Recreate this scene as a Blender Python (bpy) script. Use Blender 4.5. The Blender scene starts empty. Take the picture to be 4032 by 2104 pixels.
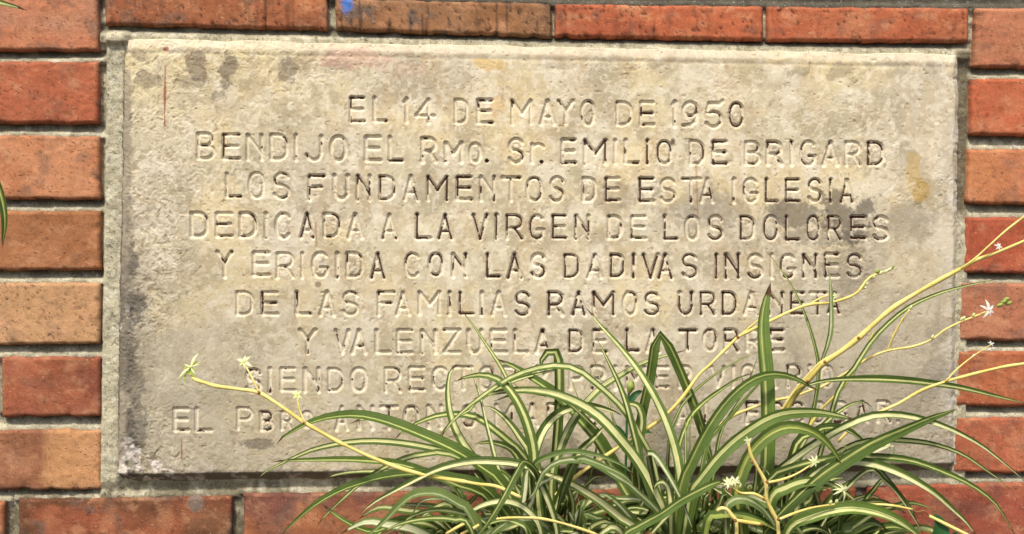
import bpy, math, random
import numpy as np
from mathutils import Vector, Matrix

# ------------------------------------------------------------------ camera, world, sun, exposure
scn = bpy.context.scene
COL = scn.collection
HFOV = math.radians(50.0)
FPX = 2016.0 / math.tan(HFOV / 2)            # focal length in photograph pixels (4032 wide)
YAW, PITCH = math.radians(5.6), math.radians(2.6)
DIST = 1.18
FWD = np.array([math.sin(YAW) * math.cos(PITCH), math.cos(YAW) * math.cos(PITCH), -math.sin(PITCH)])
ZC = 0.37                                    # height of the picture centre above the soil
CAM = np.array([0, 0, ZC]) - FWD * DIST
cam_d = bpy.data.cameras.new('camera'); cam = bpy.data.objects.new('camera', cam_d); COL.objects.link(cam)
cam_d.sensor_fit = 'HORIZONTAL'; cam_d.angle = HFOV; cam_d.clip_start = 0.02; cam_d.clip_end = 200
cam.location = CAM.tolist()
cam.rotation_euler = Vector(FWD.tolist()).to_track_quat('-Z', 'Y').to_euler()
scn.camera = cam
RIGHT = np.cross(FWD, [0, 0, 1]); RIGHT /= np.linalg.norm(RIGHT)
UP = np.cross(RIGHT, FWD)

SUN_EL, SUN_AZ = math.radians(57), math.radians(-24)   # azimuth measured from straight in front of the wall, minus = left
world = bpy.data.worlds.new('World'); scn.world = world; world.use_nodes = True
wn = world.node_tree.nodes; wl = world.node_tree.links
sky = wn.new('ShaderNodeTexSky'); sky.sky_type = 'NISHITA'; sky.sun_disc = False
sky.sun_elevation = SUN_EL
SD = Vector((math.sin(SUN_AZ) * math.cos(SUN_EL), -math.cos(SUN_AZ) * math.cos(SUN_EL), math.sin(SUN_EL)))  # towards the sun
sky.sun_rotation = math.atan2(SD.x, SD.y)
sky.dust_density = 4.0; sky.air_density = 1.0
wl.new(sky.outputs[0], wn['Background'].inputs[0]); wn['Background'].inputs[1].default_value = 0.10
sun_d = bpy.data.lights.new('sun', 'SUN'); sun_d.energy = 2.0; sun_d.angle = math.radians(6); sun_d.color = (1.0, 0.94, 0.84)
sun = bpy.data.objects.new('sun', sun_d); COL.objects.link(sun)
sun.rotation_euler = SD.to_track_quat('Z', 'Y').to_euler(); sun.location = (SD * 5).to_tuple()
scn.view_settings.view_transform = 'Standard'; scn.view_settings.look = 'None'
scn.view_settings.exposure = 0.80; scn.view_settings.gamma = 1

# ------------------------------------------------------------------ picture position -> place
def ray(sx, sy, y):
    """points on the vertical plane Y = y seen at photograph pixel (sx, sy); arrays allowed"""
    sx = np.asarray(sx, float); sy = np.asarray(sy, float); y = np.asarray(y, float)
    a = (sx - 2016) / FPX; b = -(sy - 1052) / FPX
    d = FWD[:, None] + RIGHT[:, None] * a.ravel() + UP[:, None] * b.ravel()
    yy = np.broadcast_to(y, sx.shape).ravel()
    t = (yy - CAM[1]) / d[1]
    return (CAM[:, None] + d * t).T            # (n,3)
K = 4032 / 2576.0
def rayD(x, y, dep):                           # 2576-wide coordinates, depth in front of the brick faces
    return ray(np.asarray(x, float) * K, np.asarray(y, float) * K, -np.asarray(dep, float))
MPD = K * DIST / FPX                           # metres per 2576-wide pixel at the wall

# ------------------------------------------------------------------ noise
class VN:
    def __init__(s, seed, n=256):
        s.g = np.random.RandomState(seed).rand(n, n); s.n = n
    def __call__(s, x, y):
        xi = np.floor(x).astype(int); yi = np.floor(y).astype(int)
        fx = x - xi; fy = y - yi
        fx = fx * fx * (3 - 2 * fx); fy = fy * fy * (3 - 2 * fy)
        n = s.n; x0 = xi % n; x1 = (xi + 1) % n; y0 = yi % n; y1 = (yi + 1) % n
        g = s.g
        return (g[y0, x0] * (1 - fx) + g[y0, x1] * fx) * (1 - fy) + (g[y1, x0] * (1 - fx) + g[y1, x1] * fx) * fy
_vn = {}
def fbm(x, y, sc, seed, octv=4, gain=0.5):
    v = 0; a = 1; t = 0
    for o in range(octv):
        k = seed * 17 + o
        if k not in _vn: _vn[k] = VN(k)
        v = v + a * _vn[k](x / sc + 13.7 * o, y / sc + 5.1 * o); t += a; a *= gain; sc /= 2.03
    return v / t
def ss(e0, e1, x):
    t = np.clip((x - e0) / (e1 - e0), 0, 1); return t * t * (3 - 2 * t)
def lin(c):
    c = np.asarray(c, float) / 255.0
    return np.where(c <= 0.04045, c / 12.92, ((c + 0.055) / 1.055) ** 2.4)

# ------------------------------------------------------------------ object helpers
def link(o, parent=None):
    COL.objects.link(o)
    if parent is not None: o.parent = parent
    return o
def empty(name, loc, label=None, cat=None, group=None, kind=None):
    o = bpy.data.objects.new(name, None); o.location = loc; o.empty_display_size = 0.05; COL.objects.link(o)
    tag(o, label, cat, group, kind); return o
def tag(o, label=None, cat=None, group=None, kind=None):
    if label: o['label'] = label
    if cat: o['category'] = cat
    if group: o['group'] = group
    if kind: o['kind'] = kind
    return o
def mesh_np(name, V, F, smooth=True, colors=None, uvs=None, matidx=None, lr=None):
    """V (n,3), F (m,4) quads, vectorised"""
    V = np.asarray(V, np.float32); F = np.asarray(F, np.int32)
    m = bpy.data.meshes.new(name)
    m.vertices.add(len(V)); m.vertices.foreach_set('co', V.ravel())
    m.loops.add(F.size); m.loops.foreach_set('vertex_index', F.ravel())
    m.polygons.add(len(F)); m.polygons.foreach_set('loop_start', np.arange(0, F.size, F.shape[1], dtype=np.int32))
    try: m.polygons.foreach_set('loop_total', np.full(len(F), F.shape[1], np.int32))
    except Exception: pass
    if matidx is not None: m.polygons.foreach_set('material_index', np.asarray(matidx, np.int32))
    m.update(calc_edges=True)
    m.polygons.foreach_set('use_smooth', np.full(len(F), smooth, bool))
    if colors is not None:
        a = m.color_attributes.new('Col', 'FLOAT_COLOR', 'POINT')
        c = np.ones((len(V), 4), np.float32); c[:, :3] = colors
        a.data.foreach_set('color', c.ravel())
    if uvs is not None:
        u = m.uv_layers.new(name='UVMap'); u.data.foreach_set('uv', np.asarray(uvs, np.float32)[F.ravel()].ravel())
    if lr is not None:
        a = m.attributes.new('lr', 'FLOAT', 'POINT'); a.data.foreach_set('value', np.broadcast_to(np.asarray(lr, np.float32), (len(V),)).copy())
    m.validate(); return m
def grid_faces(nx, ny, off=0):
    i = np.arange(nx - 1); j = np.arange(ny - 1); I, J = np.meshgrid(i, j)
    a = (J * nx + I).ravel() + off
    return np.stack([a, a + nx, a + nx + 1, a + 1], 1)      # rows run downwards: faces look at -Y
def obj(name, m, mat, parent=None, origin=None):
    """link a mesh whose vertices are in world space; the origin moves to `origin` or its parent"""
    if mat is not None:
        for mm in (mat if isinstance(mat, (list, tuple)) else [mat]): m.materials.append(mm)
    o = bpy.data.objects.new(name, m)
    pl = Vector(parent.matrix_world.translation) if parent is not None else Vector((0, 0, 0))
    if parent is not None:
        pl = Vector(parent['_w']) if '_w' in parent else Vector(parent.location)
    og = Vector(origin) if origin is not None else pl
    if og.length > 0: m.transform(Matrix.Translation(-og))
    o.location = og - pl
    link(o, parent); return o

# ------------------------------------------------------------------ materials
def newmat(name):
    m = bpy.data.materials.new(name); m.use_nodes = True
    nt = m.node_tree; return m, nt, nt.nodes, nt.links, nt.nodes['Principled BSDF']
def nnode(nt, typ, **kw):
    n = nt.nodes.new(typ)
    for k, v in kw.items(): setattr(n, k, v)
    return n
def noise(nt, vec, scale, detail=4, rough=0.6, dist=0.0):
    n = nt.nodes.new('ShaderNodeTexNoise'); n.inputs['Scale'].default_value = scale
    n.inputs['Detail'].default_value = detail; n.inputs['Roughness'].default_value = rough
    n.inputs['Distortion'].default_value = dist
    nt.links.new(vec, n.inputs['Vector']); return n.outputs['Fac']
def ramp(nt, fac, stops):
    r = nt.nodes.new('ShaderNodeValToRGB'); nt.links.new(fac, r.inputs[0])
    el = r.color_ramp.elements
    while len(el) < len(stops): el.new(0.5)
    for e, (p, c) in zip(el, stops):
        e.position = p; e.color = (c[0], c[1], c[2], 1) if hasattr(c, '__len__') else (c, c, c, 1)
    return r.outputs[0]
def mix(nt, fac, a, b, blend='MIX'):
    n = nt.nodes.new('ShaderNodeMix'); n.data_type = 'RGBA'; n.blend_type = blend
    for s, v in ((n.inputs[0], fac), (n.inputs[6], a), (n.inputs[7], b)):
        if hasattr(v, 'is_output') or isinstance(v, bpy.types.NodeSocket): nt.links.new(v, s)
        elif hasattr(v, '__len__'): s.default_value = (v[0], v[1], v[2], 1)
        else: s.default_value = v
    return n.outputs[2]
def math_(nt, op, a, b=None, c=None, clamp=False):
    n = nt.nodes.new('ShaderNodeMath'); n.operation = op; n.use_clamp = clamp
    for i, v in enumerate((a, b, c)):
        if v is None: continue
        if isinstance(v, bpy.types.NodeSocket): nt.links.new(v, n.inputs[i])
        else: n.inputs[i].default_value = v
    return n.outputs[0]
def bump(nt, h, strength, dist):
    b = nt.nodes.new('ShaderNodeBump'); b.inputs['Strength'].default_value = strength; b.inputs['Distance'].default_value = dist
    nt.links.new(h, b.inputs['Height']); return b.outputs[0]

def mat_colattr(name, grain, bstr, bdist, rough=0.9, sc=400, amp=(0.82, 1.15), speck=None):
    m, nt, N, L, P = newmat(name)
    at = nnode(nt, 'ShaderNodeAttribute', attribute_name='Col')
    geo = N.new('ShaderNodeNewGeometry')
    f = noise(nt, geo.outputs['Position'], sc, 5, 0.65)
    f2 = noise(nt, geo.outputs['Position'], sc * 0.22, 4, 0.7, 0.6)
    g = ramp(nt, f, [(0.3, (amp[0],) * 3), (0.7, (amp[1],) * 3)])
    g2 = ramp(nt, f2, [(0.3, (0.90, 0.89, 0.86)), (0.7, (1.08, 1.08, 1.08))])
    c = mix(nt, 1.0, mix(nt, 1.0, at.outputs['Color'], g, 'MULTIPLY'), g2, 'MULTIPLY')
    if speck:
        mp = N.new('ShaderNodeMapping'); mp.inputs['Scale'].default_value = (1, 1, speck[3]); L.new(geo.outputs['Position'], mp.inputs[0])
        patch = noise(nt, geo.outputs['Position'], 28, 3, 0.6)
        f3 = noise(nt, mp.outputs[0], speck[2], 3, 0.75)
        f4 = noise(nt, mp.outputs[0], speck[2] * 1.7, 2, 0.6, 0.5)
        q = ramp(nt, math_(nt, 'ADD', f3, math_(nt, 'MULTIPLY', math_(nt, 'SUBTRACT', patch, 0.5), 0.25)), [(0.60, (0,) * 3), (0.66, (speck[1],) * 3)])
        c = mix(nt, q, c, lin(speck[0]))
        c = mix(nt, ramp(nt, f4, [(0.64, (0,) * 3), (0.70, (speck[1] * .5,) * 3)]), c, lin(speck[4]))
    L.new(c, P.inputs['Base Color'])
    P.inputs['Roughness'].default_value = rough; P.inputs['Specular IOR Level'].default_value = 0.25
    h = mix(nt, 0.5, f, f2)
    L.new(bump(nt, h, bstr, bdist), P.inputs['Normal'])
    return m
M_STONE = mat_colattr('carved_limestone', 1, 0.3, 0.0007, 0.85, 420, (0.93, 1.06), ((150, 128, 98), .45, 130, 1.0, (236, 226, 200)))
M_MORTAR = mat_colattr('lime_mortar', 1, 1.0, 0.0022, 0.97, 620, (0.68, 1.25), ((84, 76, 58), .7, 260, 1.0, (232, 228, 208)))
M_BRICK = mat_colattr('fired_brick', 1, 0.9, 0.0011, 0.95, 800, (0.80, 1.16), ((84, 54, 42), .75, 190, 1.9, (232, 190, 150)))
M_BRICK.node_tree.nodes['Principled BSDF'].inputs['Specular IOR Level'].default_value = 0.1

def mat_leaf(name, under=False, olive=False):
    m, nt, N, L, P = newmat(name)
    uv = nnode(nt, 'ShaderNodeUVMap'); sep = N.new('ShaderNodeSeparateXYZ'); L.new(uv.outputs[0], sep.inputs[0])
    oi = nnode(nt, 'ShaderNodeAttribute', attribute_name='lr'); rnd = oi.outputs['Fac']
    u = sep.outputs['X']; v = sep.outputs['Y']
    cmb = N.new('ShaderNodeCombineXYZ')
    L.new(math_(nt, 'ADD', math_(nt, 'MULTIPLY', u, 9.0), math_(nt, 'MULTIPLY', rnd, 57.0)), cmb.inputs[0])
    L.new(math_(nt, 'MULTIPLY', v, 1.2), cmb.inputs[1])
    streak = noise(nt, cmb.outputs[0], 1.0, 3, 0.6)
    cmb2 = N.new('ShaderNodeCombineXYZ')
    L.new(math_(nt, 'MULTIPLY', u, 34.0), cmb2.inputs[0]); L.new(math_(nt, 'MULTIPLY', v, 2.0), cmb2.inputs[1]); L.new(rnd, cmb2.inputs[2])
    fine = noise(nt, cmb2.outputs[0], 1.0, 2, 0.5)
    # distance from the (slightly off centre) pale stripe
    off = math_(nt, 'ADD', 0.32, math_(nt, 'MULTIPLY', rnd, 0.36))
    d = math_(nt, 'ABSOLUTE', math_(nt, 'SUBTRACT', u, off))
    d = math_(nt, 'ADD', d, math_(nt, 'MULTIPLY', math_(nt, 'SUBTRACT', streak, 0.5), 0.5))
    r2 = math_(nt, 'FRACT', math_(nt, 'MULTIPLY', rnd, 7.31))
    wid = math_(nt, 'ADD', 0.05, math_(nt, 'MULTIPLY', r2, 0.20))
    s = math_(nt, 'DIVIDE', math_(nt, 'SUBTRACT', d, wid), 0.035)
    s = math_(nt, 'ADD', math_(nt, 'MULTIPLY', s, 0.5), 0.5, clamp=True)     # 0 stripe, 1 green
    r3 = math_(nt, 'FRACT', math_(nt, 'MULTIPLY', rnd, 23.7))
    if under:
        green = mix(nt, r3, lin((108, 124, 68)), lin((84, 106, 50))); pale = mix(nt, r2, lin((190, 196, 146)), lin((224, 222, 186)))
    elif olive:
        green = mix(nt, r3, lin((84, 104, 40)), lin((62, 88, 34))); pale = mix(nt, r2, lin((196, 198, 108)), lin((160, 172, 84)))
    else:
        green = mix(nt, r3, lin((46, 68, 16)), lin((88, 112, 40))); pale = mix(nt, r2, lin((208, 212, 122)), lin((238, 234, 176)))
    green = mix(nt, ramp(nt, fine, [(0.42, 0.0), (0.62, 1.0)]), green, mix(nt, 0.35, green, lin((150, 172, 96))))
    pale = mix(nt, ramp(nt, fine, [(0.5, 0.0), (0.7, 0.5)]), pale, green)
    c = mix(nt, s, pale, green)
    # uneven pigment along the blade, dust and a few bruised spots
    ln = noise(nt, N.new('ShaderNodeNewGeometry').outputs['Position'], 34, 4, 0.65)
    c = mix(nt, 1.0, c, ramp(nt, ln, [(0.32, (0.72, 0.76, 0.66)), (0.55, (1.0, 1.0, 1.0)), (0.75, (1.14, 1.10, 1.08))]), 'MULTIPLY')
    sp = noise(nt, N['Geometry'].outputs['Position'], 210, 3, 0.6)
    c = mix(nt, ramp(nt, sp, [(0.70, (0,) * 3), (0.76, (.7,) * 3)]), c, lin((128, 100, 58)))
    # brown dried tip
    tipw = math_(nt, 'ADD', 0.985, math_(nt, 'MULTIPLY', r3, -0.045))
    tip = math_(nt, 'DIVIDE', math_(nt, 'SUBTRACT', v, tipw), 0.012, clamp=True)
    c = mix(nt, tip, c, lin((88, 60, 38)))
    L.new(c, P.inputs['Base Color'])
    P.inputs['Roughness'].default_value = 0.5; P.inputs['Specular IOR Level'].default_value = 0.22
    L.new(bump(nt, fine, 0.6, 0.0008), P.inputs['Normal'])
    tr = N.new('ShaderNodeBsdfTranslucent'); L.new(mix(nt, 0.5, c, lin((190, 205, 60))), tr.inputs[0])
    mx = N.new('ShaderNodeMixShader'); mx.inputs[0].default_value = 0.22
    L.new(P.outputs[0], mx.inputs[1]); L.new(tr.outputs[0], mx.inputs[2])
    L.new(mx.outputs[0], N['Material Output'].inputs[0])
    return m
M_LEAF = mat_leaf('variegated_leaf'); M_UNDER = mat_leaf('leaf_underside', under=True); M_OLIVE = mat_leaf('olive_leaf', olive=True)
def mat_simple(name, c1, c2, sc, rough=0.5, trans=0.0, b=0.3):
    m, nt, N, L, P = newmat(name)
    tc = N.new('ShaderNodeNewGeometry')
    f = noise(nt, tc.outputs['Position'], sc, 4, 0.6)
    c = mix(nt, ramp(nt, f, [(0.35, 0.0), (0.65, 1.0)]), lin(c1), lin(c2))
    L.new(c, P.inputs['Base Color']); P.inputs['Roughness'].default_value = rough
    P.inputs['Specular IOR Level'].default_value = 0.4
    L.new(bump(nt, f, b, 0.001), P.inputs['Normal'])
    if trans:
        tr = N.new('ShaderNodeBsdfTranslucent'); L.new(c, tr.inputs[0])
        mx = N.new('ShaderNodeMixShader'); mx.inputs[0].default_value = trans
        L.new(P.outputs[0], mx.inputs[1]); L.new(tr.outputs[0], mx.inputs[2]); L.new(mx.outputs[0], N['Material Output'].inputs[0])
    return m
M_STALK = mat_simple('yellow_stalk', (236, 216, 134), (204, 184, 92), 55, 0.55)
M_STALKG = mat_simple('olive_stalk', (190, 172, 84), (160, 150, 66), 60, 0.5)
M_NODE = mat_simple('brown_node', (120, 78, 44), (150, 104, 60), 200, 0.7)
M_PETAL = mat_simple('cream_petal', (238, 236, 196), (214, 220, 140), 120, 0.5, 0.3)
M_WHITE = mat_simple('white_petal', (246, 244, 236), (230, 230, 214), 120, 0.5, 0.3)
M_BUDG = mat_simple('green_bud', (120, 138, 60), (160, 170, 80), 150, 0.5)
M_DRY = mat_simple('dry_leaf', (176, 142, 96), (120, 88, 56), 60, 0.8, 0.1)
M_DARKLEAF = mat_simple('dark_green_leaf', (48, 92, 50), (66, 112, 62), 90, 0.4, 0.15)
M_SOIL = mat_simple('garden_soil', (74, 56, 40), (42, 32, 24), 40, 0.95, 0, 1.0)
M_CORE = mat_simple('wall_core', (120, 112, 96), (96, 90, 78), 20, 0.95)

# ================================================================== GROUND
def build_ground():
    nx, ny = 140, 80
    xs = np.linspace(-1, 1, nx); ys = np.linspace(0, 1, ny)
    xs = np.sign(xs) * np.abs(xs) ** 2.2 * 30; ys = 0.06 - ys ** 2.2 * 30
    X, Y = np.meshgrid(xs, ys)
    Z = (fbm(X * 100, Y * 100, 9, 31, 4) - 0.5) * 0.03 * np.exp(-(X ** 2 + Y ** 2) / 30)
    V = np.stack([X.ravel(), Y.ravel(), Z.ravel()], 1)
    o = obj('ground', mesh_np('ground', V, grid_faces(nx, ny)), M_SOIL); tag(o, 'brown garden soil at the foot of the wall', None, None, 'structure')
build_ground()

# ================================================================== WALL
PLQ = [(311, 99), (2413, 139), (2402, 1186), (293, 1215)]       # outer corners TL TR BR BL (2576-wide)
def plq_uv_to_D(u, v):
    tl, tr, br, bl = [np.array(p, float) for p in PLQ]
    x = (1 - v) * ((1 - u) * tl[0] + u * tr[0]) + v * ((1 - u) * bl[0] + u * br[0])
    y = (1 - v) * ((1 - u) * tl[1] + u * tr[1]) + v * ((1 - u) * bl[1] + u * br[1])
    return x, y

# bricks: x0,x1 at top / bottom, y: TL, TR, BR, BL ; colours ; kind
BR = []
def bk(tl, tr, br, bl, c1, c2, dirt=0.3, pits=0.3, d=0.0, seed=None): BR.append((tl, tr, br, bl, c1, c2, dirt, pits, d))
# left column
bk((-290,-32),(246,-32),(247,128),(-290,126),(204,120,84),(188,128,104),.45,.25)
bk((-290,155),(248,153),(247,311),(-290,309),(188,96,64),(176,90,58),.25,.25)
bk((-290,336),(250,342),(251,503),(-290,498),(208,132,92),(194,116,76),.4,.2)
bk((-290,534),(252,530),(252,681),(-290,682),(178,108,66),(188,116,74),.2,.15)
bk((-290,712),(251,711),(250,866),(-290,872),(200,144,100),(208,150,110),.2,.35)
bk((2,898),(251,898),(252,1049),(4,1050),(174,92,62),(154,82,64),.2,.15)
bk((-290,898),(-26,898),(-26,1048),(-290,1048),(176,96,60),(160,84,62),.2,.15)
bk((-290,1083),(256,1081),(256,1234),(-290,1236),(158,96,68),(206,140,92),.2,.15)
# bottom course
bk((-500,1264),(10,1262),(11,1420),(-500,1424),(170,92,54),(150,80,52),.4,.2)
bk((45,1256),(583,1249),(585,1410),(46,1418),(116,70,48),(160,84,56),.6,.2)
bk((612,1242),(1128,1238),(1128,1402),(612,1408),(176,102,64),(138,80,68),.4,.25)
bk((1152,1238),(1660,1232),(1660,1396),(1152,1400),(180,98,60),(160,84,56),.3,.2)
bk((1684,1232),(2156,1226),(2156,1388),(1684,1394),(184,92,58),(160,84,56),.3,.2)
bk((2184,1224),(2700,1210),(2700,1374),(2184,1386),(182,86,60),(168,80,60),.3,.2)
# header course over the plaque
bk((263,-26),(823,-14),(824,75),(264,63),(192,108,66),(170,94,60),.45,.65,-.001)
bk((843,-6),(1386,8),(1387,94),(845,76),(152,98,62),(158,108,76),.8,.8)
bk((1398,10),(1921,14),(1920,102),(1397,94),(198,98,60),(182,88,56),.35,.7)
bk((1933,16),(2438,20),(2437,107),(1931,104),(192,94,58),(186,100,64),.3,.6)
# right column
bk((2457,20),(2960,22),(2960,174),(2451,169),(204,122,88),(188,110,78),.4,.25)
bk((2445,197),(2960,198),(2960,346),(2444,340),(198,96,60),(206,108,72),.25,.25)
bk((2439,376),(2960,372),(2960,520),(2433,513),(204,122,76),(200,112,74),.3,.2)
bk((2431,547),(2960,545),(2960,692),(2427,687),(180,80,52),(190,88,58),.3,.2)
bk((2419,712),(2960,714),(2960,862),(2414,857),(196,122,90),(190,112,82),.35,.2)
bk((2411,884),(2960,886),(2960,1030),(2406,1022),(190,100,62),(178,90,56),.3,.25)
bk((2406,1049),(2960,1054),(2960,1198),(2400,1189),(186,92,60),(192,98,66),.3,.25)
# courses just outside the picture
rr = random.Random(4)
def course(y0, y1, x0, x1, phase, slope=0.0):
    x = x0 + phase
    while x < x1:
        w = rr.uniform(505, 530)
        c = rr.choice([(196,98,60),(204,122,86),(176,104,58),(186,90,56),(200,130,86)])
        bk((x, y0), (x + w, y0), (x + w, y1), (x, y1), c, tuple(int(k * .93) for k in c), .3, .25)
        x += w + 27
course(-176, -54, -820, 3400, 60)
course(-340, -206, -820, 3400, -180)
for k, (a, b) in enumerate([(1448, 1600), (1630, 1700)]): course(a, b, -820, 3400, -120 if k else 90)
for (a, b) in [(-32,126),(155,309),(336,498),(534,682),(712,872),(898,1048),(1083,1236)]:
    bk((-820, a), (-318, a), (-318, b), (-820, b), (190, 104, 66), (176, 96, 62), .3, .25)
for (a, b) in [(22,174),(198,346),(372,520),(545,692),(714,862),(886,1030),(1054,1198)]:
    bk((2988, a), (3400, a), (3400, b), (2988, b), (190, 104, 66), (176, 96, 62), .3, .25)

wall = empty('brick_wall', (0, 0, 0), 'orange red brick wall with recessed grey mortar joints framing the stone plaque', 'wall')

def build_brick(i, b):
    tl, tr, br, bl, c1, c2, dirt, pits, dd = b
    W = tr[0] - tl[0]; H = bl[1] - tl[1]
    inframe = tr[0] > 0 and tl[0] < 2576 and bl[1] > 0 and tl[1] < 1344
    st = 5.0 if inframe else 24.0
    nx = max(6, int(W / st)); ny = max(5, int(H / st))
    u = np.linspace(0, 1, nx); v = np.linspace(0, 1, ny); U, Vv = np.meshgrid(u, v)
    x = (1 - Vv) * ((1 - U) * tl[0] + U * tr[0]) + Vv * ((1 - U) * bl[0] + U * br[0])
    y = (1 - Vv) * ((1 - U) * tl[1] + U * tr[1]) + Vv * ((1 - U) * bl[1] + U * br[1])
    s = 100 + i * 7
    # ragged outline
    ex = np.minimum(U, 1 - U) * W; ey = np.minimum(Vv, 1 - Vv) * H
    def n1(t, k, sc): return fbm(t, t * 0 + k * 31.7 + s, sc, 40 + k, 4) - 0.5
    amp = 5.0
    x = x + np.exp(-(U * W) / 22) * n1(y, 1, 26) * amp + np.exp(-((1 - U) * W) / 22) * n1(y, 2, 26) * amp
    y = y + np.exp(-(Vv * H) / 16) * n1(x, 3, 34) * amp + np.exp(-((1 - Vv) * H) / 16) * n1(x, 4, 30) * amp * 1.6
    # bites in the lower edge
    bite = ss(0.62, 0.80, fbm(x, x * 0 + s * 3.3, 46, 51, 3)) * 9 * (fbm(x, x * 0 + s, 200, 52, 1) > .55) * np.exp(-((1 - Vv) * H) / 12)
    y = y - bite
    e = np.minimum(ex, ey)
    r = 4.5
    edge = np.clip(e / r, 0, 1)
    rnd = (1 - np.sqrt(1 - (1 - edge) ** 2)) * 0.0028
    # relief
    n_lo = fbm(x + s * 9, y, 60, 61, 4) - 0.5
    n_hi = fbm(x + s * 9, y, 12, 62, 3) - 0.5
    pit = ss(0.72, 0.80, fbm(x * .8 + s * 5, y * 1.3, 9, 63, 3, .7)) * pits
    pit_v = ss(0.70, 0.80, fbm(x * 1.6 + s * 5, y * 0.8, 16, 64, 4, .75)) * pits * ss(.4, .6, fbm(x, y, 60, 66, 2))
    chip = ss(0.66, 0.72, fbm(x + s * 11, y, 30, 65, 3)) * np.exp(-e / 16)
    h = -rnd + n_lo * 0.0020 + n_hi * 0.0006 - (pit * 0.0022 + pit_v * 0.0020) - chip * 0.002
    seams = {14: [667], 15: [905, 1074]}.get(i, [])
    sm = sum((np.exp(-((x - q - n1(y, 7, 20) * 6) / 2.6) ** 2) for q in seams), np.zeros_like(x))
    h = h - sm * .0014
    tilt = (rr.random() - .5) * 0.002; tilt2 = (rr.random() - .5) * 0.002
    dep = h + dd + tilt * (U - .5) + tilt2 * (Vv - .5)
    dep[0, :] -= .001; dep[-1, :] -= .001
    P = rayD(x, y, 0.0)
    P[:, 1] -= dep.ravel()
    # colour
    c1 = lin(c1) * [.96, 1.08, 1.0]
    c2 = lin(c2) * [.96, 1.08, 1.0]
    m = ss(0.35, 0.65, fbm(x + s * 3, y * 1.4, 170, 71, 3))[..., None]
    if i == 7: m = ss(0.70, 0.76, U + (fbm(x, y, 30, 72, 3) - .5) * .05)[..., None]
    c = c1 * (1 - m) + c2 * m
    fl = fbm(x + s, y * 3, 26, 73, 4)[..., None]
    c = c * (0.80 + 0.4 * fl)
    warm = ss(.5, .8, fbm(x + 77, y + s, 70, 74, 4))[..., None] * 0.35
    c = c * (1 - warm) + lin((214, 150, 104)) * warm
    gr = (ss(0.58, 0.72, fbm(x + s * 2, y * 1.2, 48, 75, 5)) * dirt)[..., None]
    c = c * (1 - gr) + lin((104, 92, 84)) * gr
    pw = (ss(.56, .74, fbm(x + s * 4, y * 1.6, 34, 68, 5, .65)) * .38)[..., None]
    c = c * (1 - pw) + lin((214, 158, 112)) * pw
    sp = (ss(.66, .74, fbm(x + s * 6, y * 2.0, 12, 69, 3, .7)) * .35)[..., None]
    c = c * (1 - sp) + lin((128, 74, 52)) * sp
    c = c * .88 + (c @ np.array([.3, .59, .11]))[..., None] * np.array([.13, .125, .11])
    # soot and moss that settled on the weathered rim
    rim = (np.exp(-ey / 5) * 0.40 * fbm(x, y, 18, 76, 3) + np.exp(-ex / 4) * .3 * fbm(x, y, 18, 77, 3)) * (1 + dirt)
    rim = np.clip(rim, 0, .8)[..., None]
    c = c * (1 - rim) + lin((78, 66, 56)) * rim
    if pits > .5:                                                     # vertical scorch streaks of the header bricks
        sk = (ss(0.60, 0.75, fbm(x * 2.6 + s, y * .35, 22, 78, 3)) * .5 * dirt * 1.6)[..., None]; sk = np.clip(sk, 0, .75)
        c = c * (1 - sk) + lin((62, 50, 44)) * sk
    pd = np.clip(pit * 1.6 + pit_v * 1.3 + chip * .4, 0, .8)[..., None]
    c = c * (1 - pd) + lin((52, 40, 34)) * pd
    c = c * (1 - sm[..., None] * .7) + lin((60, 48, 42)) * sm[..., None] * .7
    if i == 15:                                                       # dab of blue paint
        q = (ss(20, 9, np.hypot(x - 872, (y - 4) * .62) + (fbm(x, y, 9, 79, 3) - .5) * 14))[..., None]
        c = c * (1 - q) + lin((84, 124, 196)) * q
    if i == 9:                                                        # broken-out spot filled with grey cement
        q = ss(24, 18, np.hypot(x - 492, (y - 1266)) + (fbm(x, y, 9, 80, 3) - .5) * 10)[..., None]
        c = c * (1 - q) + lin((124, 108, 96)) * q
        q = ss(.50, .56, fbm(x, y, 60, 81, 3) + (y - 1300) * .002)[..., None] * .5 * (x < 330)[..., None]
        c = c * (1 - q) + lin((86, 58, 38)) * q
    # side skirt going back into the wall
    nV = len(P)
    ring = np.concatenate([np.arange(nx), np.arange(1, ny) * nx + nx - 1, (ny - 1) * nx + np.arange(nx - 2, -1, -1), np.arange(ny - 2, 0, -1) * nx])
    back = P[ring].copy(); back[:, 1] = 0.03
    V = np.concatenate([P, back])
    C = np.concatenate([c.reshape(-1, 3), c.reshape(-1, 3)[ring] * 0.9])
    k = len(ring); a = ring; bb = nV + np.arange(k)
    sk = np.stack([a, np.roll(a, -1), np.roll(bb, -1), bb], 1)
    F = np.concatenate([grid_faces(nx, ny), sk])
    return mesh_np('brick', V, F, True, C)
for i, b in enumerate(BR):
    m = build_brick(i, b)
    cx, cy = (b[0][0] + b[1][0]) / 2, (b[0][1] + b[3][1]) / 2
    obj('brick', m, M_BRICK, wall, rayD(cx, cy, 0)[0].tolist())

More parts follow.
